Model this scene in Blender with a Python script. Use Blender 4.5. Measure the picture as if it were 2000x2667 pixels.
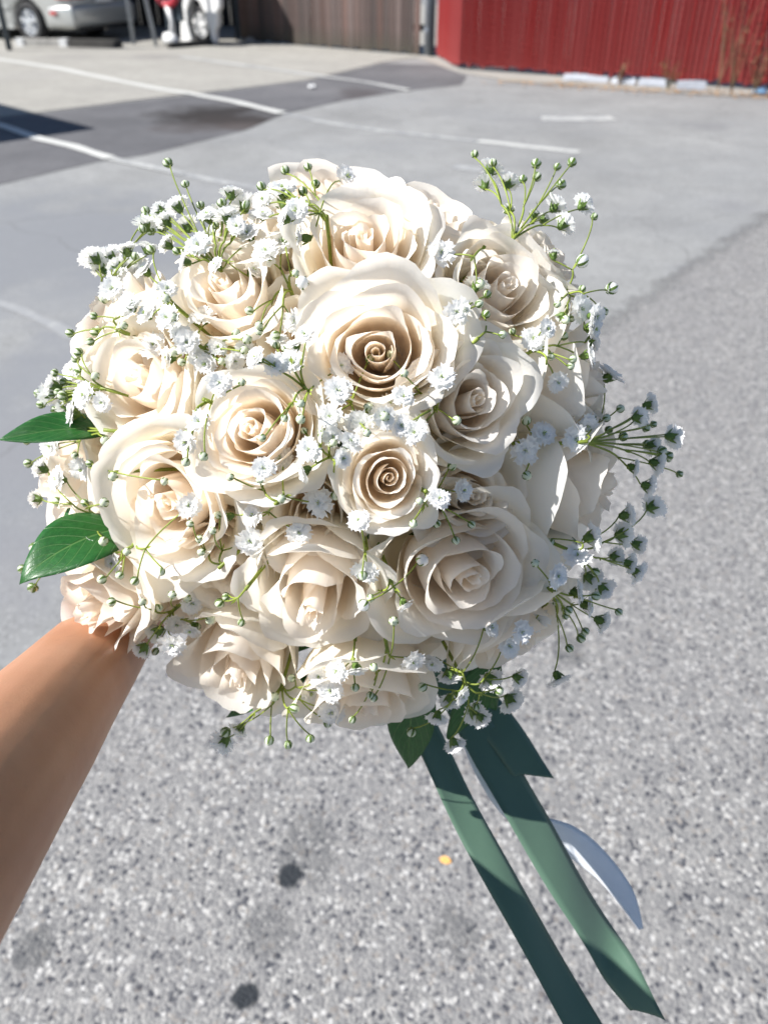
import bpy, bmesh, math, random
import numpy as np
from mathutils import Vector, Matrix, Euler
from mathutils.bvhtree import BVHTree

for o in list(bpy.data.objects):
    bpy.data.objects.remove(o, do_unlink=True)
scene = bpy.context.scene
COL = scene.collection
R = math.radians

# ---------------------------------------------------------------- camera, sky, sun, exposure
CAM_H, PITCH, VFOV = 1.5, R(35.2), R(65.0)
cam_data = bpy.data.cameras.new('camera')
cam = bpy.data.objects.new('camera', cam_data)
COL.objects.link(cam)
cam.location = (0, 0, CAM_H)
cam.rotation_euler = (math.pi / 2 - PITCH, 0, 0)
cam_data.sensor_fit = 'VERTICAL'
cam_data.sensor_height = 36.0
cam_data.lens = 18.0 / math.tan(VFOV / 2)
cam_data.clip_start = 0.01
cam_data.clip_end = 500.0
cam_data.dof.use_dof = True
cam_data.dof.focus_distance = 0.405
cam_data.dof.aperture_fstop = 9.5
cam_data.dof.aperture_blades = 0
scene.camera = cam

SUN_DIR = Vector((-0.72, -0.12, 0.68)).normalized()      # towards the sun
world = bpy.data.worlds.new('World')
scene.world = world
world.use_nodes = True
wn = world.node_tree
wn.nodes.clear()
sky = wn.nodes.new('ShaderNodeTexSky')
sky.sky_type = 'NISHITA'
sky.sun_disc = False
sky.sun_elevation = math.asin(SUN_DIR.z)
sky.sun_rotation = math.atan2(SUN_DIR.x, SUN_DIR.y)
sky.altitude = 50
sky.ozone_density = 3.0
sky.dust_density = 0.4
bg = wn.nodes.new('ShaderNodeBackground')
bg.inputs['Strength'].default_value = 0.062
wo = wn.nodes.new('ShaderNodeOutputWorld')
wn.links.new(sky.outputs[0], bg.inputs[0])
wn.links.new(bg.outputs[0], wo.inputs[0])
sun_data = bpy.data.lights.new('sun', 'SUN')
sun_data.energy = 5.0
sun_data.angle = R(0.53)
sun_data.color = (1.0, 0.972, 0.935)
sun = bpy.data.objects.new('sun', sun_data)
COL.objects.link(sun)
sun.rotation_euler = SUN_DIR.to_track_quat('Z', 'Y').to_euler()
sun.location = (-4, 0, 6)
scene.view_settings.view_transform = 'Standard'
scene.view_settings.look = 'None'
scene.view_settings.gamma = 1.0
scene.view_settings.use_curve_mapping = False
scene.view_settings.exposure = 0.79
scene.render.engine = 'CYCLES'
scene.cycles.max_bounces = 12
scene.cycles.diffuse_bounces = 10
scene.cycles.transmission_bounces = 8

# ---------------------------------------------------------------- helpers
FPX = 1333.5 / math.tan(VFOV / 2)          # focal length in photo pixels (photo is 2000 x 2667)
CR = cam.rotation_euler.to_matrix()        # camera axes in the world
CAM = Vector((0, 0, CAM_H))

def cdir(x, y, z):
    """direction given as right, up, towards the viewer -> world"""
    return (CR @ Vector((x, y, z))).normalized()

def pix(px, py, depth):
    """photo pixel at a distance along the optical axis -> world point"""
    return CAM + CR @ Vector(((px - 1000) / FPX * depth, (1333.5 - py) / FPX * depth, -depth))

def gnd(px, py, z=0.0):
    """photo pixel -> point on the ground"""
    d = CR @ Vector(((px - 1000) / FPX, (1333.5 - py) / FPX, -1))
    t = (z - CAM_H) / d.z
    return CAM + d * t

def tag(o, label=None, cat=None, group=None, kind=None):
    if label: o['label'] = label
    if cat: o['category'] = cat
    if group: o['group'] = group
    if kind: o['kind'] = kind
    return o

def link(o, parent=None):
    COL.objects.link(o)
    if parent is not None:
        o.parent = parent
    return o

def empty(name, loc=(0, 0, 0), rz=0.0):
    o = bpy.data.objects.new(name, None)
    o.empty_display_size = 0.05
    o.location = loc
    o.rotation_euler = (0, 0, rz)
    return link(o)

def mesh_obj(name, me, parent=None, mats=()):
    for m in mats:
        me.materials.append(m)
    return link(bpy.data.objects.new(name, me), parent)

def from_bm(name, bm, mat=None, parent=None, smooth=False):
    me = bpy.data.meshes.new(name)
    bmesh.ops.recalc_face_normals(bm, faces=bm.faces)
    bm.to_mesh(me)
    bm.free()
    if smooth:
        me.polygons.foreach_set('use_smooth', [True] * len(me.polygons))
    return mesh_obj(name, me, parent, [mat] if mat else [])

def grid_mesh(name, P, uv=None, smooth=True, cols=None, closed_u=False):
    """P: array (nv, nu, 3) -> mesh"""
    nv, nu = P.shape[:2]
    idx = np.arange(nv * nu).reshape(nv, nu)
    if closed_u:
        a = idx[:-1]; b = np.roll(idx, -1, 1)[:-1]; c = np.roll(idx, -1, 1)[1:]; d = idx[1:]
    else:
        a = idx[:-1, :-1]; b = idx[:-1, 1:]; c = idx[1:, 1:]; d = idx[1:, :-1]
    faces = np.stack([a, b, c, d], -1).reshape(-1, 4)
    me = bpy.data.meshes.new(name)
    me.from_pydata(P.reshape(-1, 3).tolist(), [], faces.tolist())
    if smooth:
        me.polygons.foreach_set('use_smooth', [True] * len(me.polygons))
    if uv is not None:
        l = me.uv_layers.new(name='UVMap')
        li = np.empty(len(me.loops), dtype=np.int32)
        me.loops.foreach_get('vertex_index', li)
        l.data.foreach_set('uv', uv.reshape(-1, 2)[li].astype(np.float32).ravel())
    if cols is not None:
        at = me.color_attributes.new('tint', 'FLOAT_COLOR', 'POINT')
        at.data.foreach_set('color', cols.reshape(-1, 4).astype(np.float32).ravel())
    return me

def tube_arr(pts, rads, n=6):
    """rings of a tube along pts -> (len, n, 3)"""
    pts = np.asarray(pts, float)
    rads = np.broadcast_to(np.asarray(rads, float), (len(pts),))
    tan = np.gradient(pts, axis=0)
    tan /= np.linalg.norm(tan, axis=1)[:, None] + 1e-12
    ref = np.array([0.3, 0.2, 0.93])
    if abs(np.dot(ref, tan[0])) > 0.9:
        ref = np.array([1.0, 0, 0])
    out = []
    u = np.cross(tan[0], ref); u /= np.linalg.norm(u)
    for p, t, r in zip(pts, tan, rads):
        u = u - t * np.dot(u, t); u /= np.linalg.norm(u) + 1e-12
        v = np.cross(t, u)
        a = np.arange(n) * 2 * math.pi / n
        out.append(p + r * (np.cos(a)[:, None] * u + np.sin(a)[:, None] * v))
    return np.array(out)

class MB:
    """collects vertices and faces of one mesh"""
    def __init__(s):
        s.v = []; s.f = []; s.m = []
    def add(s, V, F, mi=0):
        k = len(s.v)
        s.v += [tuple(map(float, p)) for p in V]
        s.f += [tuple(int(i) + k for i in f) for f in F]
        s.m += [mi] * len(F)
    def grid(s, P, mi=0, closed=False, caps=False):
        nv, nu = P.shape[:2]
        F = []
        for j in range(nv - 1):
            for i in range(nu if closed else nu - 1):
                i2 = (i + 1) % nu
                F.append((j * nu + i, j * nu + i2, (j + 1) * nu + i2, (j + 1) * nu + i))
        if caps:
            F.append(tuple(range(nu - 1, -1, -1)))
            F.append(tuple((nv - 1) * nu + i for i in range(nu)))
        s.add(P.reshape(-1, 3), F, mi)
    def tube(s, pts, rads, n=6, mi=0):
        s.grid(tube_arr(pts, rads, n), mi, True, True)
    def box(s, c, size, rot=None, mi=0):
        V = []
        for z in (-.5, .5):
            for y in (-.5, .5):
                for x in (-.5, .5):
                    p = Vector((x * size[0], y * size[1], z * size[2]))
                    if rot is not None: p = rot @ p
                    V.append(p + Vector(c))
        s.add(V, [(0, 2, 3, 1), (4, 5, 7, 6), (0, 1, 5, 4), (2, 6, 7, 3), (0, 4, 6, 2), (1, 3, 7, 5)], mi)
    def mesh(s, name, smooth=False):
        me = bpy.data.meshes.new(name)
        me.from_pydata(s.v, [], s.f)
        me.polygons.foreach_set('material_index', s.m)
        if smooth:
            me.polygons.foreach_set('use_smooth', [True] * len(me.polygons))
        me.update()
        return me
    def build(s, name, mats, parent=None, smooth=False):
        if not isinstance(mats, (list, tuple)): mats = [mats]
        return mesh_obj(name, s.mesh(name, smooth), parent, mats)

# ---------------------------------------------------------------- materials
class NT:
    def __init__(s, name):
        s.mat = bpy.data.materials.new(name)
        s.mat.use_nodes = True
        s.t = s.mat.node_tree
        s.b = s.t.nodes['Principled BSDF']
        s.out = s.t.nodes['Material Output']
    def n(s, typ, ins=None, **kw):
        nd = s.t.nodes.new('ShaderNode' + typ)
        for k, v in kw.items(): setattr(nd, k, v)
        for k, v in (ins or {}).items(): s.set(nd.inputs[k], v)
        return nd
    def set(s, sock, v):
        if hasattr(v, 'is_output') or isinstance(v, bpy.types.NodeSocket):
            s.t.links.new(v, sock)
        else:
            sock.default_value = v
    def noise(s, scale, detail=4, rough=0.55, vec=None, dist=0.0):
        nd = s.n('TexNoise', {'Scale': scale, 'Detail': detail, 'Roughness': rough, 'Distortion': dist})
        if vec is not None: s.set(nd.inputs['Vector'], vec)
        return nd.outputs['Fac']
    def ramp(s, fac, stops, interp='LINEAR'):
        nd = s.n('ValToRGB')
        cr = nd.color_ramp
        cr.interpolation = interp
        while len(cr.elements) < len(stops): cr.elements.new(0.5)
        for e, (p, c) in zip(cr.elements, stops):
            e.position = p
            e.color = c if len(c) == 4 else (*c, 1)
        s.set(nd.inputs[0], fac)
        return nd.outputs[0]
    def mix(s, fac, a, b, typ='MIX'):
        nd = s.n('Mix', data_type='RGBA', blend_type=typ)
        s.set(nd.inputs[0], fac)
        s.set(nd.inputs[6], a if not isinstance(a, tuple) or len(a) == 4 else (*a, 1))
        s.set(nd.inputs[7], b if not isinstance(b, tuple) or len(b) == 4 else (*b, 1))
        return nd.outputs[2]
    def math(s, op, a, b=0.0, c=0.0, clamp=False):
        nd = s.n('Math', operation=op, use_clamp=clamp)
        s.set(nd.inputs[0], a); s.set(nd.inputs[1], b); s.set(nd.inputs[2], c)
        return nd.outputs[0]
    def maprange(s, v, a, b, c=0.0, d=1.0, smooth=False):
        nd = s.n('MapRange', interpolation_type='SMOOTHSTEP' if smooth else 'LINEAR')
        for i, x in enumerate((v, a, b, c, d)): s.set(nd.inputs[i], x)
        return nd.outputs[0]
    def bump(s, h, strength=0.3, dist=0.01):
        nd = s.n('Bump', {'Strength': strength, 'Distance': dist})
        s.set(nd.inputs['Height'], h)
        return nd.outputs[0]
    def base(s, col=None, rough=None, normal=None, **kw):
        if col is not None: s.set(s.b.inputs['Base Color'], col if not isinstance(col, tuple) or len(col) == 4 else (*col, 1))
        if rough is not None: s.set(s.b.inputs['Roughness'], rough)
        if normal is not None: s.set(s.b.inputs['Normal'], normal)
        for k, v in kw.items(): s.set(s.b.inputs[k.replace('_', ' ')], v)
        return s.mat

def simple(name, col, rough=0.6, var=0.15, scale=8.0, metal=0.0, bump=0.0, **kw):
    m = NT(name)
    geo = m.n('TexCoord').outputs['Object']
    f = m.noise(scale, 5, 0.6, geo)
    lo = tuple(c * (1 - var) for c in col); hi = tuple(min(1, c * (1 + var)) for c in col)
    c = m.ramp(f, [(0.3, lo), (0.7, hi)])
    nrm = m.bump(f, bump, 0.01) if bump else None
    return m.base(c, rough, nrm, Metallic=metal, **kw)

def hsv_jit(col, rng, dv=0.15, dc=0.04):
    k = 1 + rng.uniform(-dv, dv)
    return tuple(max(0, c * k + rng.uniform(-dc, dc) * c) for c in col)
# ---------------------------------------------------------------- the ground
def gmask(m, pos, px, py, rx, ry, soft=0.6, warp=None):
    """soft elliptical stain on the ground round a photo pixel, radii in metres"""
    c = gnd(px, py)
    d = m.n('VectorMath', {0: pos, 1: (c.x, c.y, 0)}, operation='SUBTRACT').outputs[0]
    d = m.n('VectorMath', {0: d, 1: (1 / rx, 1 / ry, 0)}, operation='MULTIPLY').outputs[0]
    l = m.n('VectorMath', {0: d}, operation='LENGTH').outputs['Value']
    if warp is not None:
        l = m.math('ADD', l, m.math('MULTIPLY', m.math('SUBTRACT', warp, 0.5), 1.3))
    return m.maprange(l, 1.0, soft * 0.5, 0.0, 1.0, True)

def coarse_asphalt():
    m = NT('coarse_aggregate')
    pos = m.n('NewGeometry').outputs['Position']
    wn_ = m.n('TexNoise', {'Vector': pos, 'Scale': 60.0, 'Detail': 2.0})
    wv = m.n('VectorMath', {0: wn_.outputs['Color'], 1: (0.010, 0.010, 0.0)}, operation='MULTIPLY').outputs[0]
    wp = m.n('VectorMath', {0: pos, 1: wv}, operation='ADD').outputs[0]
    v1 = m.n('TexVoronoi', {'Vector': wp, 'Scale': 122.0, 'Randomness': 1.0}, voronoi_dimensions='2D')
    v2 = m.n('TexVoronoi', {'Vector': wp, 'Scale': 210.0}, voronoi_dimensions='2D')
    v3 = m.n('TexVoronoi', {'Vector': wp, 'Scale': 80.0, 'Randomness': 1.0}, voronoi_dimensions='2D')
    g1 = m.n('SeparateColor', {0: v1.outputs['Color']}).outputs
    g2 = m.n('SeparateColor', {0: v2.outputs['Color']}).outputs
    g3 = m.n('SeparateColor', {0: v3.outputs['Color']}).outputs
    cells = m.ramp(g1[0], [(0.0, (0.085, 0.088, 0.105)), (0.07, (0.11, 0.115, 0.13)), (0.12, (0.24, 0.24, 0.245)), (0.55, (0.33, 0.325, 0.32)),
                           (0.86, (0.43, 0.42, 0.405)), (0.93, (0.60, 0.59, 0.57)), (1.0, (0.66, 0.645, 0.62))])
    fine = m.ramp(g2[1], [(0.0, (0.15, 0.15, 0.16)), (0.2, (0.27, 0.27, 0.27)), (0.8, (0.38, 0.375, 0.365)), (1.0, (0.55, 0.54, 0.52))])
    c = m.mix(m.maprange(g1[1], 0.45, 0.55), cells, fine)
    # tan and pinkish chips here and there
    c = m.mix(m.math('MULTIPLY', m.math('GREATER_THAN', g1[2], 0.95), 0.35), c, (0.40, 0.34, 0.28))
    # scattered larger dark stones
    dk = m.math('MULTIPLY', m.math('GREATER_THAN', g3[0], 0.91), m.maprange(v3.outputs['Distance'], 0.46, 0.34))
    c = m.mix(m.math('MULTIPLY', dk, 0.85), c, (0.035, 0.04, 0.058))
    lt = m.math('MULTIPLY', m.math('LESS_THAN', g3[0], 0.08), m.maprange(v3.outputs['Distance'], 0.40, 0.28))
    c = m.mix(m.math('MULTIPLY', lt, 0.75), c, (0.80, 0.79, 0.77))
    c = m.mix(1.0, c, (0.685, 0.68, 0.672), 'MULTIPLY')
    big = m.noise(1.7, 5, 0.6, pos)
    c = m.mix(m.maprange(big, 0.35, 0.75, 0.0, 0.30), c, (0.20, 0.195, 0.20))
    dirt = m.noise(7.0, 5, 0.65, pos)
    c = m.mix(m.maprange(dirt, 0.56, 0.78, 0.0, 0.35), c, (0.17, 0.165, 0.16))
    wrp = m.noise(28.0, 4, 0.6, pos)
    for (px, py, rx, ry, s) in [(757, 2282, 0.030, 0.030, 1.0), (640, 2598, 0.027, 0.026, 1.0), (90, 2470, 0.040, 0.05, 0.45), (1190, 2430, 0.05, 0.06, 0.35),
                                (800, 2210, 0.07, 0.10, 0.30), (1480, 1690, 0.05, 0.08, 0.4), (700, 2420, 0.06, 0.06, 0.3)]:
        c = m.mix(m.math('MULTIPLY', gmask(m, pos, px, py, rx, ry, 1.3, wrp), s), c, (0.018, 0.022, 0.027))
    h = m.math('ADD', m.math('MULTIPLY', v1.outputs['Distance'], -1.0), m.math('MULTIPLY', v2.outputs['Distance'], -0.6))
    return m.base(c, 0.82, m.bump(h, 0.5, 0.004))

def pavement(name, col, grain=0.25, stains=(), tint=None, crack=False, fade=None):
    m = NT(name)
    pos = m.n('NewGeometry').outputs['Position']
    n1 = m.noise(0.9, 6, 0.62, pos); n2 = m.noise(5.0, 5, 0.65, pos); n3 = m.noise(70.0, 3, 0.7, pos)
    v = m.n('TexVoronoi', {'Vector': pos, 'Scale': 130.0}, voronoi_dimensions='2D')
    g = m.n('SeparateColor', {0: v.outputs['Color']}).outputs
    lo = tuple(x * (1 - grain) for x in col); hi = tuple(x * (1 + grain) for x in col)
    c = m.ramp(n1, [(0.28, lo), (0.5, col), (0.74, hi)])
    c = m.mix(m.maprange(n2, 0.45, 0.75, 0.0, 0.6), c, tuple(x * 0.66 for x in col))
    c = m.mix(m.maprange(m.noise(16.0, 5, 0.7, pos), 0.5, 0.75, 0.0, 0.45), c, tuple(x * 0.7 for x in col))
    c = m.mix(m.maprange(m.noise(2.3, 6, 0.7, pos), 0.56, 0.75, 0.0, 0.35), c, tuple(min(.6, x * 1.25) for x in col))
    if tint: c = m.mix(m.maprange(m.noise(0.6, 4, 0.6, pos), 0.45, 0.7, 0.0, 0.7), c, tint)
    c = m.mix(m.maprange(n3, 0.35, 0.8, 0.0, 0.35), c, hi)
    c = m.mix(m.math('MULTIPLY', m.math('LESS_THAN', g[0], 0.10), 0.5), c, tuple(x * 0.5 for x in col))
    c = m.mix(m.math('MULTIPLY', m.math('GREATER_THAN', g[0], 0.90), 0.4), c, tuple(min(.8, x * 1.6) for x in col))
    wrp = m.noise(3.0, 5, 0.6, pos)
    for (px, py, rx, ry, s, sc) in stains:
        c = m.mix(m.math('MULTIPLY', gmask(m, pos, px, py, rx, ry, 0.5, wrp), s), c, sc)
    if crack:
        cv = m.n('TexVoronoi', {'Vector': m.n('VectorMath', {0: pos, 1: m.n('TexNoise', {'Vector': pos, 'Scale': 1.2, 'Detail': 4.0}).outputs['Color']}, operation='ADD').outputs[0], 'Scale': 0.45}, feature='DISTANCE_TO_EDGE', voronoi_dimensions='2D')
        k = m.math('MULTIPLY', m.maprange(cv.outputs['Distance'], 0.006, 0.0), 0.45)
        c = m.mix(k, c, tuple(x * 0.4 for x in col))
    h = m.math('ADD', m.math('MULTIPLY', n3, 0.5), n2)
    m.base(c, 0.85, m.bump(h, 0.35, 0.006))
    if fade:                                   # worn, broken edge: the layer thins out over a hand's breadth
        (ox, oy), (nx, ny) = fade
        dd = m.n('VectorMath', {0: m.n('VectorMath', {0: pos, 1: (ox, oy, 0)}, operation='SUBTRACT').outputs[0], 1: (nx, ny, 0)}, operation='DOT_PRODUCT').outputs['Value']
        ed = m.math('ADD', dd, m.math('MULTIPLY', m.math('SUBTRACT', m.noise(6.0, 6, 0.7, pos), 0.5), 0.30))
        m.set(m.b.inputs['Alpha'], m.maprange(m.math('ADD', ed, m.math('MULTIPLY', m.math('SUBTRACT', m.noise(55.0, 3, 0.7, pos), 0.5), 0.25)), 0.10, 0.22))
    return m.mat

def sheet(name, pts, z, mat, thick=None):
    """flat polygon laid on the ground"""
    bm = bmesh.new()
    vs = [bm.verts.new((p[0], p[1], z)) for p in pts]
    f = bm.faces.new(vs)
    if f.normal.z < 0: f.normal_flip()
    me = bpy.data.meshes.new(name); bm.to_mesh(me); bm.free()
    return tag(mesh_obj(name, me, None, [mat]), kind='structure')

def gp(*pl):
    return [tuple(gnd(x, y)[:2]) for x, y in pl]

M_COARSE = coarse_asphalt()
BLACKISH = (0.035, 0.030, 0.028)
a1, a2 = gnd(1590, 840), gnd(2000, 560)
dx, dy = (a2.x - a1.x), (a2.y - a1.y)
_l = math.hypot(dx, dy)
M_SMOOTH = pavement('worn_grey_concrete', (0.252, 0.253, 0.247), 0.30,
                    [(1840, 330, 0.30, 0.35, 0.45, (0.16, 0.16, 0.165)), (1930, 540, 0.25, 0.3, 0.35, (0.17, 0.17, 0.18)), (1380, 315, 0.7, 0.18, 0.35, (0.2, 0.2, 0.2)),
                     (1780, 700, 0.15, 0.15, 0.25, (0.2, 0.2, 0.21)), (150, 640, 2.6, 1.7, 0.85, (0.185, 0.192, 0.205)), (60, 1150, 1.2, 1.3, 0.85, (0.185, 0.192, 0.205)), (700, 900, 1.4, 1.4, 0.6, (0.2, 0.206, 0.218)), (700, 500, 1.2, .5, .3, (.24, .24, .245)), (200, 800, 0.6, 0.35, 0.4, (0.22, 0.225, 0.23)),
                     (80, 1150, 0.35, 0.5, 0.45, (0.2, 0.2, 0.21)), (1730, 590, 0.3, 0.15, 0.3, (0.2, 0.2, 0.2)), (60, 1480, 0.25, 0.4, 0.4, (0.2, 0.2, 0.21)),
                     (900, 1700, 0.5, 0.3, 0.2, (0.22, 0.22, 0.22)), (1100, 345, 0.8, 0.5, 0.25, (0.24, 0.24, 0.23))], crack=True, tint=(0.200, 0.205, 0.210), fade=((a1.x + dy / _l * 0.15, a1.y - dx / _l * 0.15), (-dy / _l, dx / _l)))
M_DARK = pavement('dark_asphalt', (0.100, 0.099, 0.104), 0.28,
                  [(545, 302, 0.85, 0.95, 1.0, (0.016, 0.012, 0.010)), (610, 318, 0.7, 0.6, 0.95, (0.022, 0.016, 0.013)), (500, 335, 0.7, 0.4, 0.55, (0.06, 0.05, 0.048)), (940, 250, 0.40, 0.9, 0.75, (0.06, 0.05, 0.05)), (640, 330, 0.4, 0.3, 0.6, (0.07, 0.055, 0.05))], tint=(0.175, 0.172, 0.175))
M_PALE = pavement('pale_concrete', (0.325, 0.312, 0.28), 0.16,
                  [(400, 150, 0.9, 0.6, 0.6, (0.2, 0.19, 0.18)), (180, 150, 0.8, 0.5, 0.4, (0.22, 0.21, 0.2)), (620, 175, 0.7, 0.4, 0.35, (0.25, 0.24, 0.22)), (300, 235, 1.0, 0.4, 0.35, (0.25, 0.24, 0.22)), (900, 175, 0.6, 0.6, 0.3, (0.3, 0.29, 0.26)), (60, 200, 0.8, 0.8, 0.25, (0.28, 0.27, 0.26)), (1500, 222, 0.9, 0.25, 0.55, (0.22, 0.16, 0.10)), (1330, 215, 0.3, 0.3, 0.4, (0.35, 0.25, 0.12)), (1800, 236, 0.7, 0.2, 0.5, (0.2, 0.15, 0.1)), (1250, 225, 0.6, 0.25, 0.5, (0.17, 0.17, 0.17))])
M_PAINT = None
def paint_material():
    m = NT('worn_white_paint')
    pos = m.n('NewGeometry').outputs['Position']
    n = m.noise(9.0, 6, 0.7, pos); n2 = m.noise(1.3, 3, 0.5, pos)
    wear = m.n('Attribute', attribute_name='wear', attribute_type='OBJECT').outputs['Fac']
    k = m.math('ADD', m.math('ADD', m.math('MULTIPLY', n, 0.7), m.math('MULTIPLY', n2, 0.4)), wear)
    c = m.mix(m.maprange(k, 0.55, 0.85, 0.0, 0.97), (0.56, 0.56, 0.53), (0.265, 0.270, 0.275))
    return m.base(c, 0.75, m.bump(n, 0.2, 0.004))
M_PAINT = paint_material()

# base sheet to the horizon, then the paved fields, each 4 mm above the one below
sheet('ground', [(-160, -60), (160, -60), (160, 260), (-160, 260)], 0.0, M_COARSE)
a1, a2 = gnd(1590, 840), gnd(2000, 560)
dx, dy = (a2.x - a1.x), (a2.y - a1.y)
def on(t): return (a1.x + dx * t + dy / _l * 0.15, a1.y + dy * t - dx / _l * 0.15)
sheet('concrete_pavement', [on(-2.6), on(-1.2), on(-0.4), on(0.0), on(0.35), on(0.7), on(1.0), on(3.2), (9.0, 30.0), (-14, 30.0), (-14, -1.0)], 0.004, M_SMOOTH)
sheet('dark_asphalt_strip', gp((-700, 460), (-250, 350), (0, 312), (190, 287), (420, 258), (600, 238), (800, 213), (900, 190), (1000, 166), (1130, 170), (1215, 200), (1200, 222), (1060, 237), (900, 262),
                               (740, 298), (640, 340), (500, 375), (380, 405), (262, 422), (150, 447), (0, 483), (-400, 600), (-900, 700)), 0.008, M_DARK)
sheet('pale_concrete_apron', gp((-700, 452), (-250, 346), (0, 308), (190, 284), (420, 255), (600, 235), (800, 210), (900, 187), (1000, 163), (1085, 152), (1190, 190), (1330, 214), (1500, 226), (1700, 240), (1900, 252), (2100, 262), (2500, 275))
      + [(9.5, 14.0), (9.5, 29), (-13.5, 29), (-13.5, 14)], 0.012, M_PALE)

def stripe(pixels, width, z, wear, name='parking_line'):
    pts = [gnd(x, y) for x, y in pixels]
    # resample
    dense = []
    for p, q in zip(pts[:-1], pts[1:]):
        n = max(2, int((q - p).length / 0.25))
        dense += [p.lerp(q, i / n) for i in range(n)]
    dense.append(pts[-1])
    rng = random.Random(len(pixels) * 7 + int(pixels[0][0]))
    L, Rr = [], []
    for i, p in enumerate(dense):
        t = (dense[min(i + 1, len(dense) - 1)] - dense[max(i - 1, 0)]).normalized()
        nrm = Vector((-t.y, t.x, 0))
        w = width / 2
        L.append(p + nrm * (w + rng.uniform(-.012, .012))); Rr.append(p - nrm * (w + rng.uniform(-.012, .012)))
    P = np.array([[tuple(a[:2]) + (z,), tuple(b[:2]) + (z,)] for a, b in zip(L, Rr)])
    me = grid_mesh(name, P, smooth=False)
    o = mesh_obj(name, me, None, [M_PAINT])
    o['wear'] = wear
    return tag(o, kind='structure')
stripe([(-420, 90), (0, 157), (150, 180), (260, 203), (400, 232), (500, 247), (610, 268), (735, 298)], 0.13, 0.017, -0.05)
stripe([(735, 298), (860, 322), (1000, 344), (1245, 369)], 0.10, 0.008, 0.26)
stripe([(1245, 369), (1380, 384), (1505, 398)], 0.11, 0.008, 0.05)
stripe([(-300, 262), (0, 329), (110, 366), (190, 385), (290, 416)], 0.12, 0.017, -0.02)
stripe([(290, 416), (380, 436), (480, 456)], 0.10, 0.012, 0.17)
stripe([(480, 456), (620, 484), (760, 505)], 0.09, 0.008, 0.22)
stripe([(470, 150), (700, 182), (850, 203), (960, 218), (1065, 238)], 0.12, 0.017, 0.14)
stripe([(-60, 770), (60, 812), (140, 850), (240, 905)], 0.06, 0.008, 0.32)
stripe([(1410, 311), (1500, 312), (1595, 309)], 0.25, 0.008, 0.16, 'worn_paint_patch')
stripe([(1180, 435), (1320, 452)], 0.15, 0.008, 0.25, 'worn_paint_patch')

# ---------------------------------------------------------------- fences
def slat_mat(name, col, var, rough=0.6, scale=14.0, streak=True):
    m = NT(name)
    oc = m.n('TexCoord').outputs['Object']
    mp = m.n('Mapping', {'Vector': oc, 'Scale': (9.0, 9.0, 0.8)}).outputs[0]
    n = m.noise(2.2, 6, 0.65, mp)
    info = m.n('ObjectInfo').outputs['Random']
    c = m.ramp(n, [(0.25, tuple(x * (1 - var) for x in col)), (0.5, col), (0.78, tuple(min(.9, x * (1 + var)) for x in col))])
    hs = m.n('HueSaturation', {'Color': c, 'Value': m.maprange(info, 0, 1, 1 - var * 0.9, 1 + var * 0.7), 'Saturation': m.maprange(m.math('FRACT', m.math('MULTIPLY', info, 7.3)), 0, 1, 1 - var * 0.6, 1 + var * 0.35)})
    return m, hs.outputs[0], n, oc

def red_slat_material():
    m, c, n, oc = slat_mat('red_plastic_slat', (0.190, 0.018, 0.018), 0.09)
    sep = m.n('SeparateXYZ', {0: oc}).outputs
    dust = m.math('MULTIPLY', m.maprange(sep[2], 0.55, 0.0), m.maprange(n, 0.3, 0.7, 0.05, 0.25))
    c = m.mix(dust, c, (0.42, 0.10, 0.09))
    m.b.inputs['Specular IOR Level'].default_value = 0.2
    return m.base(c, 0.6)
M_RED = red_slat_material()
m_, c_, n_, o_ = slat_mat('weathered_wood', (0.098, 0.063, 0.054), 0.5)
sp_ = m_.n('SeparateXYZ', {0: o_}).outputs
c_ = m_.mix(m_.math('MULTIPLY', m_.maprange(sp_[2], 0.32, 0.05), m_.maprange(n_, 0.35, 0.6, 0.3, 0.85)), c_, (0.045, 0.045, 0.030))
M_WOOD = m_.base(c_, 0.85, m_.bump(n_, 0.6, 0.01))
M_DARKWOOD_SHADE = simple('dark_wood_and_shade', (0.020, 0.017, 0.016), 0.9, 0.3, 6)  # dark wood; on the carport boards this near-black stands in for deep shade
M_GALV = simple('galvanised_steel', (0.30, 0.33, 0.37), 0.45, 0.15, 20, metal=0.55)
M_STEEL_DARK = simple('dark_painted_steel', (0.035, 0.05, 0.065), 0.5, 0.2, 10)

def plank_mesh(name, w, t, h, bev=0.006, top='flat', cham=0.0):
    bm = bmesh.new()
    pts = [(-w / 2, 0), (w / 2, 0), (w / 2, h - cham), (w / 2 - cham, h), (-w / 2 + cham, h), (-w / 2, h - cham)] if cham else [(-w / 2, 0), (w / 2, 0), (w / 2, h), (-w / 2, h)]
    vs = [bm.verts.new((x, 0, z)) for x, z in pts]
    f = bm.faces.new(vs)
    r = bmesh.ops.extrude_face_region(bm, geom=[f])
    bmesh.ops.translate(bm, vec=(0, t, 0), verts=[v for v in r['geom'] if isinstance(v, bmesh.types.BMVert)])
    bmesh.ops.recalc_face_normals(bm, faces=bm.faces)
    me = bpy.data.meshes.new(name); bm.to_mesh(me); bm.free()
    return me

def slat_mesh(name, w, t, h):
    pr = [(-w / 2, t), (-w / 2, t * 0.55), (-w * 0.16, -t * 0.55), (w * 0.16, -t * 0.55), (w / 2, t * 0.75), (w / 2, t)]
    b = MB(); P = np.array([[(x, y, z) for x, y in pr] for z in (0, h)])
    b.grid(P, 0, True, True)
    return b.mesh(name)

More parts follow.
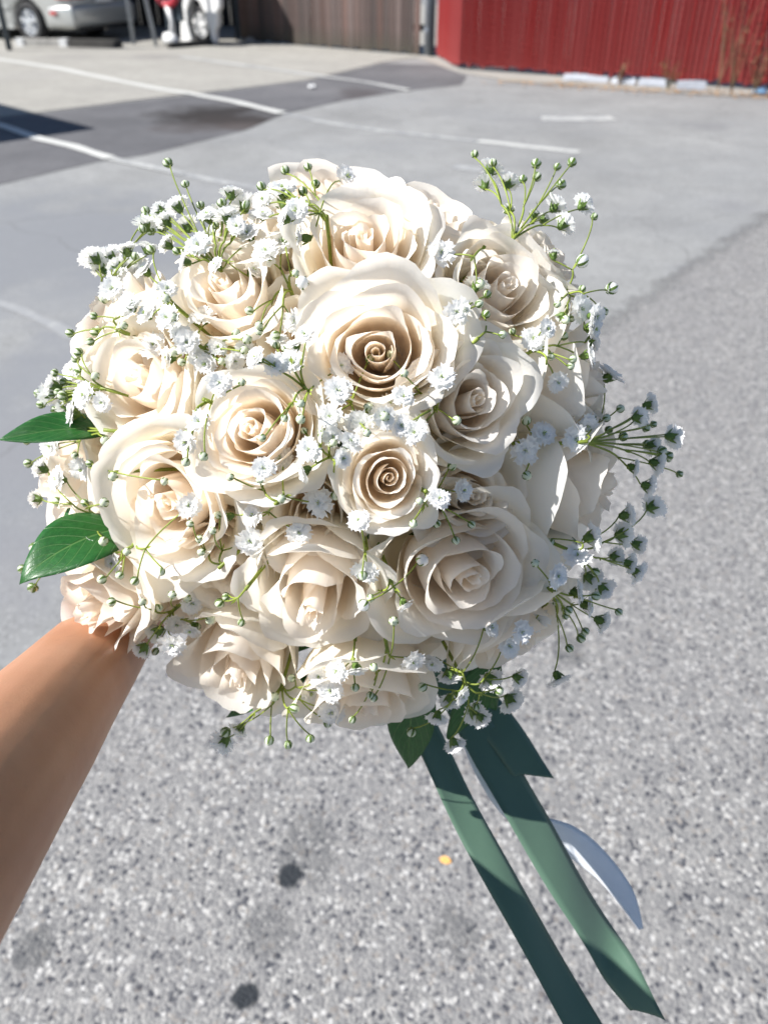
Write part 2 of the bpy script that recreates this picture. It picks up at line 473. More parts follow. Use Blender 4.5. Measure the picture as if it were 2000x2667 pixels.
def fence_run(root, A, B, pitch, w, t, h, mat, name, rng, z0=0.03, jit=0.3, lean=0.006, cham=0.0, zj=0.02, rotj=0.03):
    """boards from A to B as single parts, shared mesh data"""
    d = (B - A); L = d.length; d.normalize()
    ang = math.atan2(d.y, d.x)
    mes = [(slat_mesh(name, w * k, t, h * hk) if name == 'slat' else plank_mesh(name, w * k, t, h * hk, cham=cham)) for k, hk in ((1.0, 1.0), (0.99, 0.985), (1.01, 1.012), (0.975, 0.995))]
    for me in mes: me.materials.append(mat)
    n = int(L / pitch)
    for i in range(n):
        p = A + d * ((i + 0.5) * pitch)
        o = link(bpy.data.objects.new(name, rng.choice(mes)), root)
        o.matrix_local = root.matrix_world.inverted() @ Matrix.LocRotScale(
            Vector((p.x, p.y, z0 + rng.uniform(-zj, zj))) + Vector((-d.y, d.x, 0)) * rng.uniform(0, t * jit),
            Euler((rng.uniform(-lean, lean), rng.uniform(-lean, lean), ang + rng.uniform(-rotj, rotj))), None)

rng = random.Random(5)
# wooden board fence
WA, WB = gnd(628, 108), gnd(1098, 147)
wf = empty('wooden_fence', WA)
bpy.context.view_layer.update()
tag(wf, 'weathered brown fence of narrow upright wooden boards', 'fence')
fence_run(wf, WA, WB, 0.125, 0.116, 0.02, 1.75, M_WOOD, 'plank', rng, z0=0.035, jit=0.8, lean=0.006)
d = (WB - WA).normalized(); nb = Vector((-d.y, d.x, 0))
for zz in (0.4, 1.45):
    b = MB(); c = (WA + WB) / 2 + nb * 0.07 + Vector((0, 0, zz)) - WA
    b.box(c, ((WB - WA).length, 0.05, 0.09), Matrix.Rotation(math.atan2(d.y, d.x), 3, 'Z'))
    b.build('rail', M_DARKWOOD_SHADE, wf)
for k in range(4):
    p = WA.lerp(WB, k / 3) + nb * 0.14 - WA
    b = MB(); b.box((p.x, p.y, 0.95), (0.09, 0.09, 1.9)); b.build('post', M_DARKWOOD_SHADE, wf)

# red slatted chain-link fence
RA, RC, RB = gnd(1136, 150), gnd(1192, 183), gnd(2000, 238)
RB = RC + (RB - RC) * 1.75
rf = empty('red_slat_fence', RC)
bpy.context.view_layer.update()
tag(rf, 'chain-link fence filled with upright red plastic slats', 'fence')
fence_run(rf, RA, RC, 0.072, 0.0705, 0.014, 1.8, M_RED, 'slat', rng, z0=0.05, jit=0.2, lean=0.002, rotj=0.02)
fence_run(rf, RC, RB, 0.072, 0.0705, 0.014, 1.8, M_RED, 'slat', rng, z0=0.07, jit=0.2, lean=0.002, zj=0.03, rotj=0.02)
d = (RB - RC).normalized(); nb = Vector((-d.y, d.x, 0)); ang = math.atan2(d.y, d.x)
# the wire mesh woven over the slats
b = MB(); L = (RB - RC).length; step = 0.085; z0, z1 = 0.06, 1.9
nn = int(L / step)
for i in range(-22, nn):
    for s in (1, -1):
        xs, zs = [], []
        x0 = i * step
        xa, za, xb, zb = x0, z0, x0 + (z1 - z0), z1
        if s < 0: za, zb = z1, z0
        # clip to the run
        t0 = max(0.0, -xa / (xb - xa)); t1 = min(1.0, (L - xa) / (xb - xa))
        if t1 <= t0: continue
        P = []
        for t in (t0, t1):
            q = RC + d * (xa + (xb - xa) * t) - nb * 0.012 - RC
            P.append((q.x, q.y, za + (zb - za) * t))
        b.tube(P, 0.0022, 3)
wm = b.build('wire_mesh', M_GALV if False else simple('red_coated_wire', (0.20, 0.028, 0.026), 0.5, 0.2), rf)
tag(wm, kind='stuff')
for k in range(4):
    p = RC.lerp(RB, 0.02 + k / 3.3) + nb * 0.06 - RC
    b = MB(); b.tube([(p.x, p.y, 0), (p.x, p.y, 2.0)], 0.03, 10); b.build('post', M_GALV, rf, True)
b = MB(); p0 = nb * 0.05; p1 = RB - RC + nb * 0.05
b.tube([(p0.x, p0.y, 1.93), (p1.x, p1.y, 1.93)], 0.022, 8); b.build('top_rail', M_GALV, rf, True)

# galvanised gate post between the two fences
gpst = gnd(1112, 147)
g = empty('gate_post', gpst)
tag(g, 'round galvanised steel post between wooden and red fence', 'post')
b = MB(); b.tube([(0, 0, 0), (0, 0, 2.1)], 0.055, 14); b.build('pipe', M_GALV, g, True)
b = MB(); b.tube([(0, 0, 2.1), (0, 0, 2.12), (0, 0, 2.15)], [0.06, 0.058, 0.02], 14); b.build('cap', M_GALV, g, True)
for zz in (0.35, 1.6):
    b = MB(); b.tube([(0, 0, zz), (0, 0, zz + 0.05)], 0.062, 14); b.box((0.08, 0.02, zz + 0.025), (0.07, 0.02, 0.05)); b.build('hinge_band', M_GALV, g)
dkp = gnd(1124, 150)
b = MB(); b.tube([(dkp.x, dkp.y + .05, 0), (dkp.x, dkp.y + .05, 2.0)], 0.045, 10)
b.tube([(dkp.x, dkp.y + .05, 2.0), (dkp.x, dkp.y + .05, 2.03)], [0.05, 0.02], 10)
tag(b.build('fence_post', M_STEEL_DARK, None, True), 'dark blue painted steel post at the red fence edge', 'post')
# ---------------------------------------------------------------- far bits: carport, car, trailer, timber, litter
M_SILVER = simple('silver_car_paint', (0.42, 0.43, 0.42), 0.32, 0.04, 3, metal=0.35)
M_SILVER.node_tree.nodes['Principled BSDF'].inputs['Coat Weight'].default_value = 0.6
M_TYRE = simple('tyre_rubber', (0.018, 0.018, 0.02), 0.8, 0.2, 30)
M_ALLOY = simple('alloy_wheel', (0.62, 0.64, 0.67), 0.3, 0.08, 8, metal=0.6)
M_BLACK = simple('black_plastic', (0.012, 0.012, 0.014), 0.5, 0.2, 10)
M_GLASS = simple('tinted_car_glass', (0.02, 0.025, 0.03), 0.05, 0.1, 3)
M_REDLAMP = simple('red_lamp_plastic', (0.45, 0.02, 0.015), 0.25, 0.1, 5)
M_AMBER = simple('clear_lamp_plastic', (0.7, 0.7, 0.68), 0.2, 0.1, 5)
M_WHITE = simple('white_gelcoat', (0.76, 0.76, 0.75), 0.35, 0.05, 3)
M_REDPAINT = simple('red_rubber', (0.40, 0.018, 0.035), 0.45, 0.15, 6)
M_CONC = simple('wheel_stop_concrete', (0.30, 0.29, 0.27), 0.9, 0.25, 9, bump=0.3)
M_TIMBER = simple('old_dark_timber', (0.035, 0.033, 0.030), 0.9, 0.4, 5, bump=0.4)

def side_profile(arches, x0, x1, zb, top):
    """outline (x, z) of a car's lower body with round wheel arches; top is the upper edge from rear to front"""
    pts = [(x0, zb + 0.12)]
    pts.append((x0 + 0.04, zb))
    for (ax, ar) in arches:
        n = 12
        for i in range(n + 1):
            a = math.pi - math.pi * i / n
            pts.append((ax + ar * math.cos(a), max(zb, 0.33 + ar * math.sin(a)) if 0 < i < n else zb))
    pts.append((x1 - 0.05, zb)); pts.append((x1, zb + 0.12))
    pts += top
    return pts

def extrude_profile(name, pts, w, mat, parent, tuck=0.08, bevel=0.05):
    bm = bmesh.new()
    vs = [bm.verts.new((x, -w / 2, z)) for x, z in pts]
    f = bm.faces.new(vs)
    r = bmesh.ops.extrude_face_region(bm, geom=[f])
    bmesh.ops.translate(bm, vec=(0, w, 0), verts=[v for v in r['geom'] if isinstance(v, bmesh.types.BMVert)])
    zs = [p[1] for p in pts]; zm = (min(zs) + max(zs)) / 2; xs = [p[0] for p in pts]; xm = (min(xs) + max(xs)) / 2; hl = (max(xs) - min(xs)) / 2
    for v in bm.verts:                        # plan taper at nose and tail, tumblehome
        k = abs((v.co.x - xm) / hl)
        v.co.y *= 1 - tuck * max(0, k - 0.55) ** 2 / 0.2
        v.co.y *= 1 - 0.04 * abs(v.co.z - zm) / (max(zs) - zm + 1e-6)
    bmesh.ops.recalc_face_normals(bm, faces=bm.faces)
    o = from_bm(name, bm, mat, parent)
    md = o.modifiers.new('bevel', 'BEVEL'); md.width = bevel; md.segments = 3; md.limit_method = 'ANGLE'; md.angle_limit = R(50)
    o.data.polygons.foreach_set('use_smooth', [True] * len(o.data.polygons))
    return o

def wheel(parent, x, y, rad, w=0.2, spokes=5, hub=None):
    """wheel part with tyre and rim below it; axle along y"""
    hub = hub or M_ALLOY
    s = 1 if y > 0 else -1
    prof = [(rad * 0.66, -w / 2), (rad * 0.93, -w / 2), (rad, -w * 0.32), (rad, w * 0.32), (rad * 0.93, w / 2), (rad * 0.66, w / 2), (rad * 0.62, 0)]
    n = 28
    P = np.array([[(r * math.cos(2 * math.pi * i / n), yy, r * math.sin(2 * math.pi * i / n)) for i in range(n)] for r, yy in prof + [prof[0]]])
    b = MB(); b.grid(P, 0, True)
    t = b.build('wheel', M_TYRE, parent, True); t.location = (x, y, rad)
    b = MB()
    rr = rad * 0.66
    P = np.array([[(r * math.cos(2 * math.pi * i / n), yy, r * math.sin(2 * math.pi * i / n)) for i in range(n)] for r, yy in ((rr, s * w * .42), (rr * .9, s * w * .45), (rr * .86, s * w * .2), (0.01, s * w * .12))])
    b.grid(P, 0, True)
    for k in range(spokes):
        a = 2 * math.pi * k / spokes + 0.3
        rot = Matrix.Rotation(-a, 3, 'Y')
        b.box(rot @ Vector((rr * 0.5, s * w * 0.40, 0)), (rr * 0.9, 0.03, rr * 0.26), rot)
    P = np.array([[(r * math.cos(2 * math.pi * i / 12), yy, r * math.sin(2 * math.pi * i / 12)) for i in range(12)] for r, yy in ((rr * .24, s * w * .3), (rr * .22, s * w * .52), (0.005, s * w * .54))])
    b.grid(P, 0, True)
    b.build('rim', hub, t)
    return t

def sedan(root):
    # x: 0 at the tail, positive to the front; y: +/- sides
    arches = [(1.02, 0.36), (3.62, 0.36)]
    top = [(4.62, 0.60), (4.45, 0.72), (3.55, 0.93), (3.25, 0.96), (0.95, 0.98), (0.25, 0.97), (0.03, 0.93), (-0.02, 0.70)]
    extrude_profile('body', side_profile(arches, 0.0, 4.66, 0.22, top), 1.74, M_SILVER, root, bevel=0.07)
    # inner dark tub so that arches read as hollow
    b = MB(); b.box((2.35, 0, 0.55), (4.2, 1.36, 0.5)); b.build('underbody', M_BLACK, root)
    cab = [(0.75, 0.97), (1.25, 1.36), (1.6, 1.42), (2.5, 1.42), (3.2, 1.10), (3.55, 0.95)]
    c = extrude_profile('cabin', cab, 1.50, M_GLASS, root, tuck=0.10, bevel=0.04)
    b = MB(); b.box((2.02, 0, 1.425), (1.15, 1.30, 0.03)); b.build('roof', M_SILVER, root)
    bp = [(-0.09, 0.34), (-0.05, 0.25), (0.40, 0.25), (0.55, 0.30), (0.55, 0.58), (0.0, 0.62), (-0.09, 0.58)]
    extrude_profile('rear_bumper', bp, 1.77, M_SILVER, root, tuck=0.0, bevel=0.06)
    b = MB(); b.box((0.10, 0, 0.235), (0.34, 1.5, 0.05)); b.build('bumper_underside', M_BLACK, root)
    for s in (-1, 1):
        b = MB(); b.box((2.3, s * 0.872, 0.255), (1.8, 0.03, 0.085)); b.build('side_sill', M_SILVER, root)
        b = MB(); b.box((2.3, s * 0.879, 0.57), (1.75, 0.022, 0.06)); b.build('rub_strip', M_SILVER, root)
        b = MB(); b.box((0.36, s * 0.886, 0.49), (0.15, 0.02, 0.05)); b.build('side_marker', M_REDLAMP, root)
        b = MB(); b.box((0.015, s * 0.62, 0.78), (0.08, 0.42, 0.15)); b.box((0.16, s * 0.832, 0.78), (0.28, 0.03, 0.14)); b.build('tail_lamp', M_REDLAMP, root)
        b = MB(); b.box((4.50, s * 0.58, 0.66), (0.18, 0.42, 0.13)); b.build('headlamp', M_AMBER, root)
        b = MB(); b.box((2.35, s * 0.868, 0.60), (0.012, 0.012, 0.62)); b.build('door_gap', M_BLACK, root)
        b = MB(); b.box((1.75, s * 0.876, 0.82), (0.2, 0.035, 0.035)); b.build('door_handle', M_SILVER, root)
        for x in (1.02, 3.62): wheel(root, x, s * 0.775, 0.325, 0.20)
    b = MB(); b.box((-0.075, 0, 0.70), (0.03, 0.42, 0.13)); b.build('number_plate', M_WHITE, root)

wc = gnd(95, 110)                              # where the rear wheel touches the ground
front = Vector((-0.90, 0.436, 0)).normalized()
rz = math.atan2(front.y, front.x)
left = Vector((-front.y, front.x, 0))          # +y of the car
# the visible flank is the one facing the camera
s_vis = 1 if left.y < 0 else -1
car = empty('parked_sedan', wc - front * 1.02 - left * (s_vis * 0.80), rz)
tag(car, 'silver sedan parked tail first beside the dark carport wall', 'car')
sedan(car)

# a delivery van parked just off the frame: its shadow lies across the parking line
tip = gnd(268, 336)
Hv = 2.25
cor = tip + Vector((SUN_DIR.x, SUN_DIR.y, 0)) * (Hv / SUN_DIR.z)
d1 = (gnd(0, 268) - tip).normalized(); d2 = Vector((-d1.y, d1.x, 0))
if d2.x > 0: d2 = -d2
van = empty('delivery_van', (cor.x, cor.y, 0), math.atan2(d1.y, d1.x))
tag(van, 'plain white delivery van parked left of the oil stained bay', 'van')
sy = 1 if (Matrix.Rotation(math.atan2(d1.y, d1.x), 3, 'Z') @ Vector((0, 1, 0))).dot(d2) > 0 else -1
top = [(4.75, 0.85), (4.55, 1.05), (3.85, 1.18), (3.25, Hv - 0.06), (3.1, Hv), (0.0, Hv), (0.0, 0.9)]
vb = extrude_profile('body', side_profile([(0.95, 0.38), (3.85, 0.38)], 0.0, 4.8, 0.3, top), 1.85, M_WHITE, van, tuck=0.0, bevel=0.02)
vb.location.y = sy * 0.925
for s in (-1, 1):
    for x in (0.95, 3.85):
        w_ = wheel(van, x, sy * 0.925 + s * 0.80, 0.33, 0.2)
    b = MB(); b.box((3.15, sy * 0.925 + s * 0.915, 1.55), (0.7, 0.02, 0.5)); b.build('side_window', M_GLASS, van)
    b = MB(); b.box((0.0, sy * 0.925 + s * 0.75, 1.1), (0.04, 0.12, 0.4)); b.build('tail_lamp', M_REDLAMP, van)
rot = Matrix.Rotation(R(31), 3, 'Y')
b = MB(); b.box((3.62, sy * 0.925, 1.72), (0.02, 1.55, 0.85), Matrix.Rotation(R(-29), 3, 'Y')); b.build('windscreen', M_GLASS, van)

# carport: posts, unseen roof added for shade, boards near-black to stand for shade
ca, cb = gnd(-500, 60), WA.copy()
wall_a = gnd(-700, 40); wall_b = WA
cw = empty('carport', (wall_b.x, wall_b.y, 0))
bpy.context.view_layer.update()
tag(cw, 'carport of slim steel posts, unseen shade roof and shade-blackened boards behind the silver car', 'carport')
wdir = (WB - WA).normalized()
back = Vector((-wdir.y, wdir.x, 0))
tp = gnd(520, 116)
def loc(p): return Vector((p.x - wall_b.x, p.y - wall_b.y, p.z))
yb = WA.y + 3.2
fence_run(cw, Vector((-12.0, yb, 0)), Vector((WA.x - 0.1, yb, 0)), 0.20, 0.192, 0.025, 2.6, M_DARKWOOD_SHADE, 'plank', rng, z0=0.0, jit=0.5, lean=0.003, zj=0.0)
fence_run(cw, Vector((WA.x - 0.08, WA.y + 0.05, 0)), Vector((WA.x - 0.08, yb, 0)), 0.20, 0.192, 0.025, 2.6, M_DARKWOOD_SHADE, 'plank', rng, z0=0.0, jit=0.5, lean=0.003, zj=0.0)
angw = math.atan2(wdir.y, wdir.x)
x0r, x1r, y0r, y1r = tp.x - 5.4, tp.x - 0.95, tp.y + 0.40, yb + 0.15
b = MB(); b.box(loc(Vector(((x0r + x1r) / 2, (y0r + y1r) / 2, 2.66))), (x1r - x0r, y1r - y0r, 0.08)); b.build('roof', M_DARKWOOD_SHADE, cw)  # roof out of view, added and sized so its shade falls behind the car
for px, py, lean in ((350, 118, 0.0), (408, 122, 0.10), (27, 133, 0.0)):
    p = gnd(px, py)
    b = MB(); q = loc(p)
    b.tube([(q.x, q.y, 0), (q.x - lean * 2.5, q.y, 2.6)], 0.034 if px > 100 else 0.05, 10)
    b.build('post', M_GALV if px > 100 else M_STEEL_DARK, cw, True)

# concrete wheel stops and timbers on the ground
def stop_block(name, A, B, h, w, mat, label, cat, group=None, capm=None):
    d = (B - A); L = d.length; a = math.atan2(d.y, d.x)
    o = empty(name, A, a); tag(o, label, cat, group)
    bm = bmesh.new()
    pr = [(-w / 2, 0), (w / 2, 0), (w / 2 * 0.7, h), (-w / 2 * 0.7, h)]
    vs = [bm.verts.new((0, y, z)) for y, z in pr]; f = bm.faces.new(vs)
    r = bmesh.ops.extrude_face_region(bm, geom=[f]); bmesh.ops.translate(bm, vec=(L, 0, 0), verts=[v for v in r['geom'] if isinstance(v, bmesh.types.BMVert)])
    ob = from_bm('block', bm, mat, o)
    md = ob.modifiers.new('bevel', 'BEVEL'); md.width = 0.02; md.segments = 2
    if capm:
        for x in (0.06, L - 0.06):
            b = MB(); b.box((x, 0, h / 2), (0.14, w + 0.006, h + 0.006)); b.build('painted_end', capm, o)
    return o
stop_block('wheel_stop', gnd(52, 121), gnd(180, 123), 0.13, 0.16, M_CONC, 'grey concrete wheel stop with white ends by the car wheel', 'wheel stop', None, M_WHITE)
stop_block('timber_beam', gnd(185, 124), gnd(318, 127), 0.14, 0.16, M_TIMBER, 'dark timber beam lying on the ground behind the car', 'beam')
stop_block('timber_beam', gnd(440, 128), gnd(560, 118), 0.10, 0.14, M_TIMBER, 'dark timber beam lying in front of the white trailer', 'beam')

# white trailer with a spare wheel in its arch, red rubber ring hung beside it
tp = gnd(520, 116)
tr = empty('utility_trailer', tp, angw)
tag(tr, 'white moulded trailer end with dark wheel in its arch', 'trailer')
tw = 2093 / (tp - CAM).length
prof = []
out = [(-0.52, 0.03), (-0.36, 0.0), (-0.20, 0.05), (-0.26, 0.30), (-0.24, 0.52), (-0.14, 0.68), (0.0, 0.72), (0.12, 0.66), (0.22, 0.50), (0.29, 0.28), (0.33, 0.04), (0.41, 0.02), (0.44, 0.25), (0.50, 0.30), (0.53, 0.52), (0.62, 0.60), (0.66, 0.95), (-0.20, 0.95), (-0.34, 0.62), (-0.44, 0.40)]
bm = bmesh.new(); vs = [bm.verts.new((x, 0, z)) for x, z in out]; f = bm.faces.new(vs)
r = bmesh.ops.extrude_face_region(bm, geom=[f]); bmesh.ops.translate(bm, vec=(0, 0.12, 0), verts=[v for v in r['geom'] if isinstance(v, bmesh.types.BMVert)])
bd = from_bm('shell', bm, M_WHITE, tr)
md = bd.modifiers.new('bevel', 'BEVEL'); md.width = 0.03; md.segments = 3; md.limit_method = 'ANGLE'
w_ = wheel(tr, 0.03, -0.02, 0.31, 0.2, 5, M_WHITE)
w_.location.y = 0.14
b = MB(); b.box((0.1, 0.30, 1.15), (1.3, 0.5, 0.4)); b.build('load_box', M_WHITE, tr)

rp = gnd(452, 122)
rs = empty('rubber_ring_stand', rp, angw)
tag(rs, 'red rubber ring on a dark stand with white foot', 'ring stand')
b = MB()
ring = [(0.24 * math.cos(a) * 1.15, 0.0, 0.88 + 0.24 * math.sin(a)) for a in np.linspace(0, 2 * math.pi, 33)]
b.tube(ring, 0.055, 10); b.build('ring', M_REDPAINT, rs, True)
b = MB(); b.box((-0.02, 0.08, 0.45), (0.24, 0.10, 0.62)); b.box((0.18, 0.10, 0.6), (0.1, 0.08, 0.4)); b.box((0, 0.10, 0.88), (0.44, 0.05, 0.42)); b.build('column', M_STEEL_DARK, rs)
b = MB(); b.tube([(-0.2, -0.02, 0.06), (-0.1, -0.02, 0.13), (0.05, -0.02, 0.12), (0.16, -0.02, 0.07)], [0.05, 0.11, 0.10, 0.05], 10); b.tube([(0.02, 0.0, 0.1), (0.05, 0.0, 0.4), (0.0, 0.0, 0.62)], [0.07, 0.035, 0.06], 8); b.build('foot', M_WHITE, rs, True)

# strips, weeds and litter at the foot of the red fence
def flat_strip(px0, py0, px1, py1, h, mat, label, name, cat, group=None):
    A, B = gnd(px0, py0), gnd(px1, py1)
    d = B - A; o = empty(name, A, math.atan2(d.y, d.x)); tag(o, label, cat, group)
    L = d.length
    b = MB(); P = np.array([[(x, yy, zz + 0.01 * math.sin(x * 9)) for x in np.linspace(0, L, 9)] for yy, zz in ((0, 0.015), (0.03, h), (0.05, h + 0.012), (0.06, 0.02))])
    b.grid(P); b.grid(P + np.array([0, 0.01, -0.006])); ob = b.build('sheet', mat, o)
    return o
M_SHEET = simple('weathered_white_sheet', (0.36, 0.38, 0.42), 0.5, 0.15, 6)
for k, (x0, y0, x1, y1, ht) in enumerate([(1465, 212, 1580, 218, 0.075), (1590, 221, 1650, 225, 0.07), (1660, 227, 1740, 231, 0.085), (1760, 238, 1835, 240, 0.10)]):
    flat_strip(x0, y0, x1, y1, ht, M_SHEET, ['longest white sheet strip lying under the red fence', 'short white scrap between two weeds under the red fence', 'crumpled white sheet strip under the red slats', 'white sheet strip propped before the dark fence gap'][k], 'sheet_strip', 'sheet')
M_DRY = simple('dry_weed', (0.20, 0.135, 0.075), 0.9, 0.35, 12)
M_DRYG = simple('half_dry_weed', (0.17, 0.15, 0.06), 0.9, 0.35, 12)
def weed(px, py, h, n, mat, label, seed):
    p = gnd(px, py); rg = random.Random(seed)
    o = empty('dry_weed', p); tag(o, label, 'weed', 'weeds along the red fence')
    b = MB(); lb = MB()
    for i in range(n):
        a = rg.uniform(0, 6.28); s = rg.uniform(0.05, 0.28)
        hh = h * rg.uniform(0.5, 1)
        pts = [(0.05 * math.cos(a) * t + s * math.cos(a) * t * t * h, 0.4 * s * math.sin(a) * t * h - 0.02, hh * t) for t in np.linspace(0, 1, 6)]
        b.tube(pts, [0.006 * (1 - 0.7 * t) for t in np.linspace(0, 1, 6)], 4)
        for k in range(9):
            t = rg.uniform(0.25, 1); q = Vector((pts[0][0] + 0.05 * math.cos(a) * t + s * math.cos(a) * t * t * h, 0.4 * s * math.sin(a) * t * h - 0.02, hh * t))
            dv = Vector((rg.uniform(-1, 1), rg.uniform(-1, 1), rg.uniform(-.3, .8))).normalized() * rg.uniform(0.03, 0.075)
            sd = dv.cross(Vector((0, 0, 1))).normalized() * 0.012
            lb.add([q, q + dv * 0.5 + sd, q + dv, q + dv * 0.5 - sd], [(0, 1, 2, 3)])
    b.build('stalk', mat, o); tag(lb.build('seed_heads', mat, o), kind='stuff')
weed(1608, 222, 0.34, 6, M_DRY, 'low dry brown weed between white strips at the red fence', 1)
weed(1735, 235, 0.40, 6, M_DRYG, 'half green weed beside the dark gap under the red fence', 2)
weed(1898, 250, 1.05, 9, M_DRY, 'tall dry brown weed against the red fence', 3)
weed(1960, 252, 0.75, 10, M_DRY, 'bushy dry brown weed beside the tallest weed at the red fence', 4)
weed(1866, 236, 1.5, 5, M_DRY, 'slender dry stalk with pale head on the red fence', 5)
# dead leaves along the fence foot
b = MB(); rg = random.Random(9)
lf0, lf1 = gnd(1300, 222), gnd(2050, 262)
for i in range(420):
    t = rg.random() ** 0.8; p = lf0.lerp(lf1, t) + Vector((rg.gauss(0, .12), rg.gauss(0.1, .16), 0))
    a = rg.uniform(0, 6.28); s = rg.uniform(0.012, 0.035); z = 0.018
    ax = Vector((math.cos(a), math.sin(a), rg.uniform(-.2, .3))) * s; bx = Vector((-math.sin(a), math.cos(a), rg.uniform(-.2, .3))) * s * 0.5
    q = Vector((p.x, p.y, z + 0.35 * s))
    b.add([q - ax, q + bx, q + ax, q - bx], [(0, 1, 2, 3)])
tag(b.build('leaf_litter', simple('dead_leaf', (0.42, 0.22, 0.07), 0.85, 0.4, 3)), 'orange brown dead leaves swept along the red fence foot', 'leaf litter', kind='stuff')
# small litter
def scrap(px, py, s, mat, name, label, cat, z=0.018, seed=0):
    p = gnd(px, py); rg = random.Random(seed)
    bm = bmesh.new(); bmesh.ops.create_icosphere(bm, subdivisions=2, radius=1)
    for v in bm.verts:
        v.co = Vector((v.co.x * s * (1 + rg.uniform(-.3, .3)), v.co.y * s * 0.8 * (1 + rg.uniform(-.3, .3)), max(0, v.co.z + 0.4) * s * 0.5 * (1 + rg.uniform(-.4, .4))))
    o = from_bm(name, bm, mat); o.location = (p.x, p.y, z); return tag(o, label, cat)
scrap(813, 232, 0.05, M_WHITE, 'paper_scrap', 'crumpled white scrap on the dark asphalt strip', 'litter', seed=1)
scrap(1975, 247, 0.09, simple('blue_wrapper', (0.30, 0.52, 0.75), 0.4, 0.2, 6), 'blue_wrapper', 'pale blue wrapper at the foot of the red fence', 'litter', seed=2)
scrap(652, 113, 0.10, M_CONC, 'stone', 'pale stone at the foot of the wooden fence', 'stone', seed=3)
# little orange leaf on the aggregate
p = gnd(1158, 2242)
b = MB(); V = [(-0.012, 0, 0.002), (-0.004, 0.0075, 0.005), (0.007, 0.006, 0.006), (0.014, 0, 0.003), (0.006, -0.006, 0.002), (-0.005, -0.007, 0.003)]
b.add(V, [(0, 1, 2, 3, 4, 5)]); b.add([(x, y, z - 0.001) for x, y, z in V], [(5, 4, 3, 2, 1, 0)])
o = b.build('fallen_leaf', simple('orange_leaf', (0.75, 0.40, 0.12), 0.7, 0.2, 60)); o.location = p; o.rotation_euler = (0, 0, -0.4); tag(o, 'small orange fallen leaf lying on the speckled grey paving', 'leaf')
# ---------------------------------------------------------------- rose
def petal_material():
    m = NT('rose_petal')
    uv = m.n('UVMap').outputs[0]
    sep = m.n('SeparateXYZ', {0: uv})
    tint = m.n('Attribute', attribute_name='tint').outputs['Color']
    # fine veins running from base to lip
    mp = m.n('Mapping', {'Vector': uv, 'Scale': (26.0, 1.6, 1.0)})
    vein = m.noise(1.0, 4, 0.6, mp.outputs[0])
    blotch = m.noise(2.2, 4, 0.6, m.n('TexCoord').outputs['Object'])
    c = m.mix(m.maprange(vein, 0.35, 0.75, 0.0, 0.10), tint, (0.95, 0.86, 0.72))
    c = m.mix(m.maprange(blotch, 0.55, 0.8, 0.0, 0.10), c, (0.94, 0.90, 0.77))
    # bruised thin rim on some lips
    rim = m.math('MULTIPLY', m.maprange(sep.outputs[1], 0.975, 1.0), m.maprange(m.noise(9.0, 3, 0.6, uv), 0.56, 0.66))
    c = m.mix(m.math('MULTIPLY', rim, 0.35), c, (0.50, 0.38, 0.20))
    nrm = m.bump(m.math('ADD', m.math('MULTIPLY', vein, 0.6), m.math('MULTIPLY', blotch, 0.7)), 0.34, 0.0012)
    m.base(c, 0.48, nrm)
    m.b.inputs['Specular IOR Level'].default_value = 0.28
    m.b.inputs['Sheen Weight'].default_value = 0.12
    tr = m.n('BsdfTranslucent', {'Color': m.mix(0.55, c, (1.0, 0.915, 0.79))})
    mx = m.n('MixShader', {0: 0.55, 1: m.b.outputs[0], 2: tr.outputs[0]})
    m.t.links.new(mx.outputs[0], m.out.inputs[0])
    return m.mat

NPU, NPV = 23, 21

def cubic_keys(v, keys):
    xs = [k[0] for k in keys]; ys = [k[1] for k in keys]
    # smooth (monotone-ish) interpolation
    out = np.interp(v, xs, ys)
    k = np.array([0.25, 0.5, 0.25])
    for _ in range(6):
        pad = np.concatenate([[out[0]], out, [out[-1]]])
        out = np.convolve(pad, k, 'valid')
    return out

